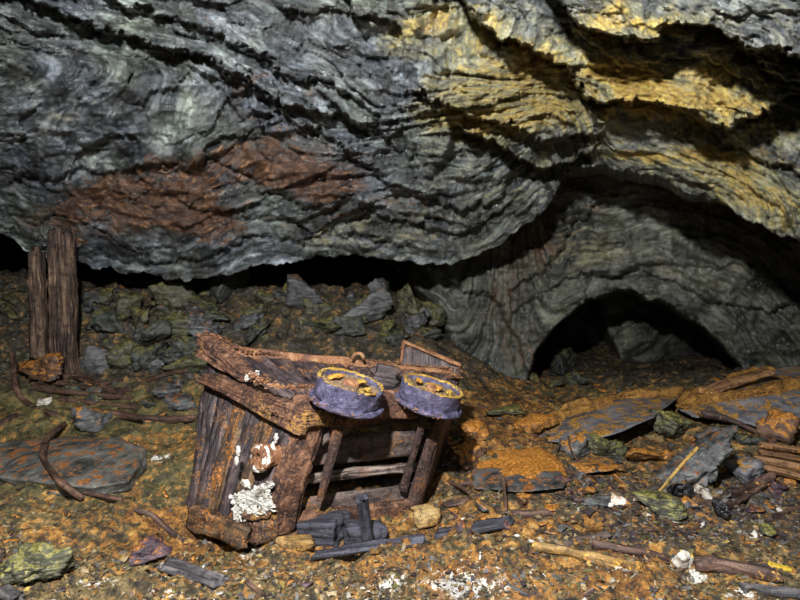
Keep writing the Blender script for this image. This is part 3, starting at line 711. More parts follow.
# left end: upright planks
for c0, c1, m, b0 in ((.015, .17, 'cart_wood', .06), (.175, .33, 'cart_wood_rust', .03), (.335, .47, 'cart_wood', -.08), (.475, .64, 'cart_wood_rust', -.16), (.645, .80, 'cart_wood', -.14), (.805, 1.0, 'cart_wood', -.06)):
    cp('end_plank', (0, .055), (b0, .95), (c0, c1), m, 1, amp=.006, groove=.006)
for c0, c1 in ((.0, .33), (.335, .66), (.665, 1.0)):
    cp('end_plank', (.945, 1.), (.0, .97), (c0, c1), 'cart_wood', 1)
# upper side: planks running front to back
e = np.linspace(.06, .94, 9)
for k in range(8):
    cp('side_plank', (e[k] + .004, e[k + 1] - .004), (.935, .985), (.04, .97), 'cart_wood', 2, amp=.004, groove=.006)
for k in range(4):
    cp('side_plank', (.06 + k * .22, .275 + k * .22), (-.0, .05), (.05, .97), 'cart_wood', 2)
# the boards of the tub floor, seen from below
cp('floor_board', (.05, .96), (.52, .76), (.07, .115), 'cart_board', 0, label='wide mauve grey floor board')
cp('floor_board', (.04, .95), (.39, .47), (.03, .085), 'cart_slat', 0, label='narrow pale batten')
cp('floor_board', (.05, .97), (.79, .93), (.15, .19), 'cart_wood', 0)
cp('floor_board', (.04, .96), (.03, .25), (.07, .11), 'cart_board', 0)
# chassis rails and posts
cp('top_rail', (-.03, 1.0), (.95, 1.13), (-.10, .08), 'rust', 0, amp=.011, wear=.016, label='thick rust-crusted upper rail')
cp('bottom_rail', (.0, .98), (-.03, .15), (-.05, .06), 'rust', 0, amp=.012, wear=.014)
lerp = lambda a, b, t: a + (b - a) * t
cp('end_band', (-.06, .0), (0, 1), (-.10, .86), 'rust', 2, fn=lambda P, U: np.stack([P[:, 0], lerp(lerp(.90, .82, U[:, 2]), lerp(1.12, .885, np.clip(U[:, 2], 0, 1) ** .8), P[:, 1]), P[:, 2]], -1), amp=.007, wear=.008, res=.014, label='rusty iron band across the end')
cp('end_band', (-.06, -.005), (-.05, .11), (-.05, .70), 'cart_wood_rust', 2, amp=.007, wear=.01)
cp('frame_post', (.09, .205), (.02, 1.0), (-.085, .04), 'rust', 1, fn=lambda P, U: np.stack([P[:, 0] - .10 * U[:, 1] + .05 * (U[:, 0] - .5) * (1 - U[:, 1]), P[:, 1], P[:, 2]], -1), amp=.010, wear=.016, label='wide rusty left post of the frame')
cp('frame_post', (.91, 1.0), (.0, 1.0), (-.03, .05), 'rust_dark', 1, amp=.010, wear=.014)
cp('brace', (.02, .13), (-.02, .16), (-.07, .01), 'cart_wood_rust', 0, amp=.005)
cp('corner_bracket', (.16, .34), (.84, .94), (-.04, .03), 'cart_board', 0, fn=lambda P, U: np.stack([P[:, 0], P[:, 1] + (U[:, 0] - .9) * .14 * (1 - U[:, 1]), P[:, 2]], -1))
# far rim with its corner strap
cp('rim', (.05, 1.0), (.965, 1.02), (.95, 1.02), 'rust_edge', 0, amp=.006, wear=.006, label='crumbling rusty rim strip')
cp('rim', (-.02, .29), (.92, 1.02), (.96, 1.04), 'rust', 0, amp=.008, wear=.010)
cp('corner_strap', (-.035, .03), (0, 1), (.50, 1.01), 'rust', 2, fn=lambda P, U: np.stack([P[:, 0], lerp(lerp(.975, .95, U[:, 2]), lerp(1.04, 1.10, U[:, 2]), P[:, 1]), P[:, 2]], -1), amp=.010, wear=.010, res=.014, label='rusty corner strap')
# raised far end board at the right
def quad_fn(p):
    p = [np.array(x) for x in p]
    n = np.cross(p[1] - p[0], p[3] - p[0]); n /= np.linalg.norm(n)
    return lambda U, th=.02: (p[0] * (1 - U[:, 0:1]) * (1 - U[:, 1:2]) + p[1] * U[:, 0:1] * (1 - U[:, 1:2]) + p[2] * U[:, 0:1] * U[:, 1:2] + p[3] * (1 - U[:, 0:1]) * U[:, 1:2] + n * (U[:, 2:3] - .5) * th)
timber('end_board', quad_fn([at(400, 372, 3.02), at(461, 376, 2.94), at(460, 366, 2.96), at(403, 342, 3.10)]), (.34, .14, .02), M['cart_wood'], cart_root, 1, seed=71, res=.012)
beam('edge_strip', at(402, 341, 3.08), at(462, 366, 2.93), .026, .014, M['rust_edge'], cart_root, seed=72, amp=.003, wear=.003, res=.01)
beam('edge_strip', at(404, 340, 3.07), at(401, 362, 3.03), .022, .012, M['rust_edge'], cart_root, seed=73, amp=.003, wear=.003, res=.01, up=(0, 1, 0))
beam('bracket_plate', at(441, 377, 2.88), at(463, 375, 2.88), .03, .030, M['rust'], cart_root, seed=74, amp=.003, res=.01)
beam('dark_block', at(374, 374, 2.60), at(398, 378, 2.62), .05, .10, M['cart_wood'], cart_root, seed=75, amp=.003, res=.01)
tube('hook', [at(352, 359, 2.74), at(355, 354, 2.74), at(361, 354, 2.74), at(364, 359, 2.74)], .010, M['rust_edge'], cart_root, seed=4)
def crust_line(name, pts, n, s, mat, parent, seed, fl=.6):
    """crumbs of loose scale sitting along an edge, one part"""
    g = np.random.RandomState(seed); pts = [np.array(p) for p in pts]; V, F = [], []; D, T = ico(1); b = 0
    for i in range(n):
        t = g.uniform(0, len(pts) - 1.001); k = int(t); c = pts[k] + (pts[k + 1] - pts[k]) * (t - k) + g.normal(0, s * .8, 3)
        V.append(c + D * s * g.uniform(.3, 1.1) * (1, 1, fl) * g.uniform(.6, 1.2, (len(D), 1))); F.append(T + b); b += len(D)
    return mesh_np(name, np.concatenate(V), np.concatenate(F), mat, parent, smooth=False)
crust_line('loose_scale', [at(206, 331, 2.62), at(240, 349, 2.60), at(283, 355, 2.70)], 150, .008, M['rust_edge'], cart_root, 1)
crust_line('loose_scale', [at(283, 356, 2.70), at(400, 362, 2.86), at(460, 369, 2.94)], 170, .006, M['rust_edge'], cart_root, 2)
crust_line('loose_scale', [at(248, 374, 2.25), at(275, 386, 2.17), at(318, 387, 2.20)], 190, .009, M['rust_edge'], cart_root, 3)
crust_line('loose_scale', [at(216, 380, 2.5), at(290, 420, 2.08), at(250, 400, 2.2)], 60, .006, M['rust'], cart_root, 4)
crust_line('pale_deposit', [at(246, 377, 2.28), at(258, 372, 2.28)], 40, .008, M['white_crust'], cart_root, 5)
# axles and wheels
AX_ = np.array([.26, -.05, .955]); AX_ /= np.linalg.norm(AX_)
def wheel(cx, cy, Y, r, seed):
    w = np.array(at(cx, cy, Y)); z = AX_; x = np.cross((0, 1, .1), z); x /= np.linalg.norm(x); y = np.cross(z, x)
    m = np.eye(4); m[:3, 0] = x; m[:3, 1] = y; m[:3, 2] = z; m[:3, 3] = w; k = r / .135
    wh = bpy.data.objects.new('wheel', None); C.objects.link(wh); wh.parent = cart_root
    P = lambda L: [(a * k, b * k) for a, b in L]
    lathe(P([(.118, -.068), (.131, -.070), (.133, -.030), (.136, -.002), (.133, .004), (.121, .002), (.117, -.012), (.116, -.03), (.118, -.06)]), M['tyre'], 'tread', m, wh, 110, .0045, seed)
    lathe(P([(.110, -.070), (.110, -.088), (.146, -.090), (.153, -.084), (.151, -.075), (.134, -.068), (.118, -.063), (.110, -.070)]), M['tyre'], 'flange', m, wh, 110, .006, seed + 1)
    lathe(P([(.121, -.002), (.123, .004), (.128, .006), (.132, .004), (.135, -.001)]), M['ochre_crust'], 'rim_crust', m, wh, 120, .0045, seed + 2, .003)
    lathe(P([(.0, -.012), (.04, -.014), (.08, -.022), (.118, -.014), (.118, -.05), (.0, -.05)]), M['brown_crust'], 'web', m, wh, 90, .010, seed + 3)
    g = np.random.RandomState(seed)
    lathe(P([(.0, .006), (.020, .005), (.028, -.004), (.032, -.04)]), M['rust_edge'], 'hub', m, wh, 30, .006, seed + 4)
    for i, (an, rr, sx, sy) in enumerate(((2.6, .07, .08, .035), (.9, .05, .07, .05), (.2, .02, .06, .05), (-.5, .075, .05, .03), (1.9, .02, .05, .03))):   # plates of ochre scale lying in the dish
        c = w + x * rr * k * math.cos(an) + y * rr * k * math.sin(an) - z * .004 * k
        o = hull_rock('scale_lump', rand_pts(c, sx * k, sy * k, .018 * k, g.uniform(0, 3), seed + i, 10), M['ochre_crust' if i % 2 else 'orange_flake'], 3, .007, seed + i)
        o.parent = wh
    ring = [w + (x * math.cos(a) + y * math.sin(a)) * .151 * k - z * .076 * k for a in np.linspace(2.2, 5.2, 12)]
    crust_line('loose_scale', ring, 110, .0055, M['rust_edge'], wh, seed + 9)
    ring = [w + (x * math.cos(a) + y * math.sin(a)) * .128 * k + z * .006 * k for a in np.linspace(0, 6.28, 24)]
    crust_line('ochre_scale', ring, 150, .0045, M['ochre_crust'], wh, seed + 10)
    lathe([(0, -.075), (.034, -.075), (.036, -.11), (.024, -.115)], M['rust_dark'], 'hub', m, wh, 24, .004, seed + 5)
    return w
w1 = wheel(351, 382, 2.13, .139, 11)
w2 = wheel(432.5, 386, 2.37, .141, 23)
a1 = w1 - AX_ * .52; a2 = w2 - AX_ * .52
beam('axle', w1 - AX_ * .07 + np.array([0, -.01, 0]), a1, .032, .034, M['rust_dark'], cart_root, up=(0, 1, 0), seed=31, amp=.006, res=.012, ends=0)
beam('axle', w2 - AX_ * .07 + np.array([0, -.01, 0]), a2, .028, .030, M['rust_dark'], cart_root, up=(0, 1, 0), seed=32, amp=.006, res=.012, ends=0)
# eyelet on the end and the white mineral growth
eye = np.array(at(261, 457, 2.12)); ev = np.array([-.62, -.75, .12]); ev /= np.linalg.norm(ev)
ex = np.cross((0, 0, 1), ev); ex /= np.linalg.norm(ex); ey = np.cross(ev, ex); m = np.eye(4); m[:3, 0] = ex; m[:3, 1] = ey; m[:3, 2] = ev; m[:3, 3] = eye
lathe([(.013, -.07), (.013, .010), (.020, .018), (.040, .020), (.052, .010), (.054, -.01), (.046, -.04), (.05, -.07)], M['rust_edge'], 'eyelet', m, cart_root, 48, .006, 8)['label'] = 'round rusty eyelet'
lathe([(.030, .016), (.042, .024), (.056, .012), (.057, -.006)], M['white_crust'], 'mineral_crust', m, cart_root, 48, .007, 9)
hull_rock('mineral_crust', [at(a, b, c) for a, b, c in ((230, 502, 2.19), (244, 490, 2.17), (266, 486, 2.13), (274, 505, 2.10), (270, 519, 2.10), (252, 522, 2.10), (238, 514, 2.14), (250, 504, 2.28), (264, 500, 2.26))], M['rust'], 4, .010, 15).parent = cart_root
g_ = np.random.RandomState(3); D_, T_ = ico(1); V_, F_ = [], []
for k_ in range(900):
    u_, v_ = g_.uniform(0, 1), g_.uniform(0, 1)
    px_ = 230 + 42 * u_ + 4 * v_; py_ = 484 + 12 * (1 - u_) + 30 * v_ ** 1.2 - 3 * u_
    if noise(px_ * .12, py_ * .12, 0, 5) < -.35: continue
    c_ = at(px_, py_, 2.155 - .0016 * (px_ - 230) + g_.normal(0, .004)); r_ = g_.uniform(.003, .0095)
    V_.append(c_ + D_ * r_ * g_.uniform(.6, 1.3, (len(D_), 1))); F_.append(T_ + 42 * (len(V_) - 1))
mesh_np('mineral_crystals', np.concatenate(V_), np.concatenate(F_), M['white_crust'], cart_root, smooth=False)['label'] = 'white knobbly mineral growth on the lower end'
hull_rock('mineral_crust', rand_pts(at(246, 484, 2.12), .05, .04, .045, 0, 7), M['white_rock'], 3, .008, 17).parent = cart_root
for q, (x_, y_) in enumerate(((276, 438), (273, 446), (238, 450), (237, 462), (247, 378), (258, 372))):
    hull_rock('mineral_crust', rand_pts(at(x_, y_, 2.13 if y_ > 400 else 2.33), .018, .012, .05 if y_ > 400 else .03, 0, 40 + q), M['white_crust'], 3, .005, 50 + q).parent = cart_root
at_base(cart_root)

# ------------------------------------------------------------ TIMBER POSTS
def post(px0, px1, ytop, ybot, Y, lean, label, mat, seed, d=.10):
    c = (px0 + px1) / 2; w = (px1 - px0) / FPX * Y
    b = np.array(at(c, ybot, Y)); b[2] = min(b[2], float(floor_z(b[0], b[1])) - .02); t = np.array(at(c + lean, ytop, Y))
    o = beam('timber_post', b, t, w, d, M[mat], up=(0, -1, 0), seed=seed, amp=.008, wear=.016, res=.016, ends=.05, groove=.006, w1=w * .88)
    recentre(o); return tag(o, label, 'post', 'old roof props')
post(53, 77, 231, 378, 4.05, -4, 'taller of the two old wooden props standing upright under the rock', 'post', 3)
post(34, 46, 250, 358, 4.16, -3, 'shorter weathered wooden prop close behind the taller prop', 'post', 5)

# ------------------------------------------------------------ LARGE SLABS
def hull_px(name, pts, mat, label, cat='rock slab', sub=5, amp=.015, seed=1, lay=(0, 0, 1), group=None, thick=None, lift=0.):
    """pts: (px, py, Y), or (px, py) for a point on the ground moved up by lift; thick: how far the second face lies behind the first"""
    P = []
    for p in pts:
        if len(p) == 3: P.append(np.array(at(*p)))
        else: g = np.array(G(p[0], p[1])); P.append(np.array(at(p[0], p[1], g[1] - lift)))
    if thick is not None: P = P + [p + np.array(thick) for p in P]
    return tag(hull_rock(name, P, M[mat], sub, amp, seed, lay), label, cat, group)
def mud_on(slab, pts, rpx, mat, seed):
    P = [Vector(at(*p)) - slab.location for p in pts]; Y = pts[0][2]
    o = tube('mud_crust', P, rpx / FPX * Y, M[mat], slab, seed, lump=.75, ns=14)
    crust_line('mud_crumb', [p + Vector((0, -.02, .01)) for p in P], 260, .012, M[mat], slab, seed, .7); return o
sa = hull_px('rock_slab', [(521, 438, 3.25), (558, 415, 3.45), (612, 399, 3.6), (682, 394, 3.62), (655, 417, 3.12), (622, 433, 2.92), (572, 444, 3.0)], 'slate_ochre',
    'long leaning slate slab with pale grey face and orange mud along its upper edge', amp=.012, seed=3, lay=(.2, -.3, 1), thick=(.02, .10, -.035))
mud_on(sa, [(522, 437, 3.27), (540, 426, 3.33), (560, 413, 3.46), (590, 404, 3.53), (620, 397, 3.6), (650, 394, 3.62), (683, 392, 3.63)], 5, 'orange_mud', 4)
mud_on(sa, [(560, 420, 3.40), (585, 411, 3.46), (612, 404, 3.54)], 5, 'orange_mud', 5)
sb = hull_px('rock_slab', [(678, 409, 3.42), (692, 417, 3.30), (735, 420, 3.20), (762, 428, 3.14), (800, 434, 3.12), (850, 436, 3.1), (850, 392, 3.34), (800, 394, 3.36), (745, 400, 3.36),
    (738, 384, 3.8), (770, 368, 3.95), (796, 364, 4.0), (850, 366, 4.0), (700, 398, 3.75)], 'slate_ochre', 'large dark slab at the right edge with orange mud on its sloping top', amp=.022, seed=7, lay=(.3, -.4, 1))
mud_on(sb, [(680, 408, 3.42), (705, 402, 3.46), (735, 398, 3.42), (765, 392, 3.42), (800, 384, 3.5)], 7, 'orange_mud', 6)
mud_on(sb, [(682, 402, 3.5), (705, 394, 3.62), (735, 384, 3.76), (768, 370, 3.90)], 6, 'orange_mud', 8)
hull_px('rock_slab', [(470, 474), (490, 452), (540, 446), (560, 460), (568, 478), (530, 486), (478, 484)], 'orange_rock', 'flat slab with orange mud top and grey broken front edge right of the cart', amp=.012, seed=9, lift=.06, thick=(0, .03, -.07))
hull_px('rock_slab', [(474, 475), (520, 477), (566, 480), (566, 488), (520, 492), (476, 489)], 'slate_bare', 'grey broken edge of slate lying in front of the orange mud slab', amp=.008, seed=10, lift=.07, thick=(0, .10, 0))
hull_px('rock_slab', [(-30, 446), (20, 440), (70, 437), (120, 439), (144, 448), (138, 462), (126, 481), (90, 488), (50, 482), (0, 475), (-30, 472)], 'slate_sparse', 'big flat grey slab with scattered orange mud on the left floor', amp=.013, seed=12, lift=.10, thick=(0, .04, -.08))
# plank and rod on the right-hand slab
beam('plank', at(702, 393, 3.5), at(769, 371, 3.62), .10, .035, M['slat_orange'], seed=14, amp=.006)
o = bpy.data.objects['plank']; tag(recentre(o), 'orange muddy plank lying on top of the large right-hand slab', 'plank')
def rod(name, pts, rpx, mat, label, cat, seed=1, lift=.5, r1=None, group=None, **kw):
    kw.setdefault('lump', .42 if name == 'log' else .28)
    P = []
    for i, p in enumerate(pts):
        if len(p) == 3 and p[2] < 1: g = G(p[0], p[1]); P.append(Vector(at(p[0], p[1], g.y - p[2])))
        elif len(p) == 3: P.append(Vector(at(*p)))
        else: g = G(*p); g.z += rpx / FPX * g.y * lift; P.append(g)
    Y = sum(p.y for p in P) / len(P)
    o = tube(name, P, rpx / FPX * Y, M[mat], seed=seed, r1=None if r1 is None else r1 / FPX * Y, **kw)
    return tag(recentre(o), label, cat, group)
rod('bent_rod', [(698, 413, 3.22), (722, 417, 3.14), (746, 427, 3.08), (762, 437, 3.05), (774, 446, 3.02)], 3, 'log_dark', 'arched rusty rod curving down in front of the large right-hand slab', 'rod', 21)

# slatted boards at the right edge
for k, (p, q, lb) in enumerate((((760, 444), (830, 454), 'topmost of the four muddy slats stacked at the right edge'), ((758, 451), (830, 464), 'second slat from the top of the stack at the right edge'),
                               ((756, 458), (830, 474), 'third slat from the top of the stack at the right edge'), ((762, 467), (830, 484), 'lowest of the four muddy slats stacked at the right edge'))):
    Y = G(*p).y - .10
    o = beam('slat', at(*p, Y), at(*q, Y - .12), .05, .026, M['slat_orange'], seed=60 + k, amp=.003, wear=.004)
    tag(recentre(o), lb, 'wooden slat', 'muddy slats at the right edge')

# ------------------------------------------------------------ STONES, ONE BY ONE
RK = [  # px, py (foot), w, h, label, material, name, depth, rz, tilt
 (92, 318, 34, 34, 'olive block of rock just right of the tall wooden prop', 'olive', .8, .3, (0, 0)),
 (122, 321, 28, 32, 'pointed mustard green rock at the top of the left rubble', 'olive', .8, .9, (0, .2)),
 (106, 333, 26, 12, 'small flat grey stone below the pointed green rock', 'slate_bare', .9, 0, (0, 0)),
 (168, 346, 56, 34, 'largest yellow green boulder on the left rubble slope', 'olive', .7, .2, (0, 0)),
 (196, 326, 62, 22, 'long dark tilted slab high on the rubble slope', 'olive_dark', .7, .1, (0, .25)),
 (116, 364, 28, 28, 'dark upright stone below the small flat stone', 'olive_dark', .8, 1.2, (0, 0)),
 (146, 372, 40, 28, 'round dark boulder at the foot of the left rubble', 'olive_dark', .8, .4, (0, 0)),
 (182, 358, 38, 26, 'dark wedge shaped rock below the yellow green boulder', 'olive_dark', .8, -.4, (0, -.2)),
 (30, 386, 54, 34, 'rust brown boulder at the foot of the wooden props', 'rust_rock', .8, .3, (0, 0)),
 (12, 372, 30, 22, 'low brown stone at the left edge beside the rust boulder', 'olive', .8, .3, (0, 0)),
 (84, 432, 46, 30, 'flat grey stone behind the big left slab', 'slate', 1., .3, (0, 0)),
 (164, 400, 28, 13, 'pale rounded stone among the dark branches', 'slate_bare', .9, .3, (0, 0)),
 (42, 407, 12, 9, 'small pale yellow pebble beside the bent rod', 'white_rock', .9, 0, (0, 0)),
 (178, 412, 30, 16, 'dark stone close to the upper left of the cart', 'slate_bare', .9, .3, (0, 0)),
 (22, 588, 90, 44, 'grey green boulder with pale top at the lower left corner', 'olive', .9, .2, (0, 0)),
 (144, 566, 46, 22, 'purple brown stone in the left foreground mud', 'purple_rock', .7, .35, (0, -.25)),
 (618, 466, 66, 28, 'long olive brown stone under the leaning slate slab', 'olive', .6, -.1, (0, .1)),
 (580, 462, 34, 26, 'grey stone below the left end of the leaning slab', 'slate', .8, .3, (0, 0)),
 (600, 480, 60, 14, 'flat slate lying below the long olive stone', 'slate', .8, .1, (0, 0)),
 (680, 442, 54, 32, 'olive rock in the gap between the two large slabs', 'olive', .8, .5, (0, .1)),
 (722, 446, 38, 22, 'smooth grey stone under the arched rod', 'slate_bare', .8, 0, (0, 0)),
 (756, 450, 30, 14, 'small green grey stone right of the arched rod', 'olive_dark', .8, 0, (0, 0)),
 (700, 486, 92, 46, 'broad tilted heap stone of streaked dark slate', 'slate_bare', .6, .2, (0, -.45)),
 (752, 486, 46, 30, 'slate with a patch of yellow mud below the slats', 'slate_ochre', .8, .5, (0, 0)),
 (684, 501, 26, 20, 'black glossy stone beside the yellow stick', 'black_rock', .8, .2, (0, 0)),
 (706, 503, 30, 17, 'white and orange stone between the black stone and the pipe', 'white_rock', .6, .3, (0, .2)),
 (730, 524, 26, 25, 'black coal lump below the rusty branch', 'black_rock', .9, .6, (0, 0)),
 (668, 518, 56, 20, 'pale olive mound stone left of the rusty branch', 'olive', .9, 0, (0, 0)),
 (651, 519, 9, 5, 'tiny white stone in front of the pale mound stone', 'white_rock', .8, 0, (0, 0)),
 (620, 512, 34, 12, 'dark stone with a white vein in the middle right mud', 'white_rock', .7, .1, (0, .1)),
 (600, 512, 30, 22, 'dark round stone left of the white veined stone', 'slate_bare', .8, .1, (0, 0)),
 (526, 510, 20, 14, 'small brown block in front of the grey slate edge', 'rust_rock', .8, .6, (0, 0)),
 (585, 374, 70, 24, 'dim boulder lying inside the low arch', 'olive_dark', .7, .1, (0, 0)),
 (684, 572, 20, 22, 'dirty white stone beside the front log', 'white_rock', .7, .5, (0, .5)),
 (782, 446, 40, 44, 'rusty stained rock between slab and right edge', 'rust_rock', .8, .5, (0, 0)),
 (776, 440, 30, 16, 'grey slate tucked under the large right slab', 'slate', .8, .1, (0, 0)),
 (505, 418, 46, 10, 'low olive stone behind the right side of the cart', 'olive', .9, .1, (0, 0)),
 (478, 440, 40, 16, 'ochre covered stone just right of the upper wheels', 'orange_rock', .9, .3, (0, 0)),
 (540, 436, 50, 18, 'orange mud hump at the left tip of the leaning slab', 'orange_rock', .8, .3, (0, -.1)),
 (645, 470, 34, 22, 'rust orange stone left of the yellow stick', 'orange_rock', .8, .3, (0, 0)),
 (468, 470, 40, 26, 'dark stone in the shadow right of the cart', 'rust_rock', .8, .3, (0, 0)),
]
for i, (px, py, w, h, lb, mt, dp, rz, tl) in enumerate(RK):
    rock_at(px, py, w, h, lb, mt, 'rock' if w > 20 else 'stone', 'rock' if w > 20 else 'stone', 200 + i, dp, rz, tl, sub=5 if w > 50 else 4)
rng = np.random.RandomState(5)
def scatter(n, box, wr, mats, label, group, seed, name='rock', cat='rock', avoid=(), hr=(.4, .8), sub=3):
    g = np.random.RandomState(seed); k = 0; tries = 0; x0, y0, x1, y1 = box
    COL = {'olive': 'olive green', 'olive_dark': 'dark grey green', 'slate_bare': 'plain grey', 'slate': 'grey rust-flecked', 'rust_rock': 'rust brown', 'purple_rock': 'purple brown', 'orange_rock': 'orange muddy'}
    while k < n and tries < n * 30:
        tries += 1
        px, py = g.uniform(box[0], box[2]), g.uniform(box[1], box[3])
        if any(a[0] < px < a[2] and a[1] < py < a[3] for a in avoid): continue
        p = G(px, py)
        if p.y > 8: continue
        w = g.uniform(*wr) * g.uniform(.6, 1.15)
        mt = mats[g.randint(len(mats))]; q = (w - .6 * wr[0]) / (1.15 * wr[1] - .6 * wr[0])
        lb = f"{'tiny' if q < .22 else 'small' if q < .42 else 'medium' if q < .65 else 'large'} {COL[mt]} {label}, {['far left', 'left', 'middle', 'right', 'far right'][int(min(4.99, (px - x0) / (x1 - x0) * 5))]} {['back', 'centre', 'front'][int(min(2.99, (py - y0) / (y1 - y0) * 3))]}"
        hh = g.uniform(*hr); f_ = (hh - hr[0]) / (hr[1] - hr[0])
        lb = lb.replace(' ', ' flat ' if f_ < .33 else ' blocky ' if f_ < .66 else ' tall ', 1)
        rock_at(px, py, w, w * hh, lb, mt, name, cat, seed * 100 + k, g.uniform(.6, 1.), g.uniform(0, 3.1), (g.uniform(-.45, .45), g.uniform(-.45, .45)), group, 4 if w > 30 else sub, n=9 if w > 14 else 8)
        k += 1
scatter(95, (80, 300, 440, 384), (20, 62), ['olive', 'olive_dark', 'olive_dark', 'slate_bare'], 'rock on the rubble behind the cart', 'rubble slope rocks', 31, avoid=((440, 290, 460, 330), (205, 352, 470, 384)))
scatter(24, (-40, 292, 32, 350), (14, 40), ['olive', 'olive_dark'], 'flat rock left of the props', 'rocks left of the props', 37, hr=(.2, .45))
scatter(22, (60, 372, 195, 424), (10, 26), ['slate', 'olive_dark', 'slate_bare'], 'stone among the fallen branches', 'stones among the branches', 32, 'stone', 'stone', hr=(.3, .55))
scatter(26, (440, 378, 800, 398), (8, 24), ['olive', 'olive_dark', 'rust_rock'], 'stone before the arch', 'far floor stones', 33, 'stone', 'stone', hr=(.25, .5))
scatter(40, (560, 440, 800, 512), (9, 24), ['slate', 'slate_bare', 'rust_rock', 'purple_rock', 'orange_rock'], 'fragment below the leaning slabs', 'slate pieces below the slabs', 34, 'slate_piece', 'slate piece', hr=(.3, .6))
scatter(26, (440, 415, 560, 540), (8, 20), ['rust_rock', 'orange_rock', 'slate', 'purple_rock'], 'stone right of the cart', 'stones right of the cart', 35, 'stone', 'stone', hr=(.3, .55), avoid=((470, 440, 560, 490),))
scatter(46, (0, 490, 800, 598), (8, 22), ['rust_rock', 'olive', 'slate', 'purple_rock', 'orange_rock', 'orange_rock'], 'stone in the foreground mud', 'foreground stones', 36, 'stone', 'stone', avoid=((180, 480, 440, 552),), hr=(.2, .45))

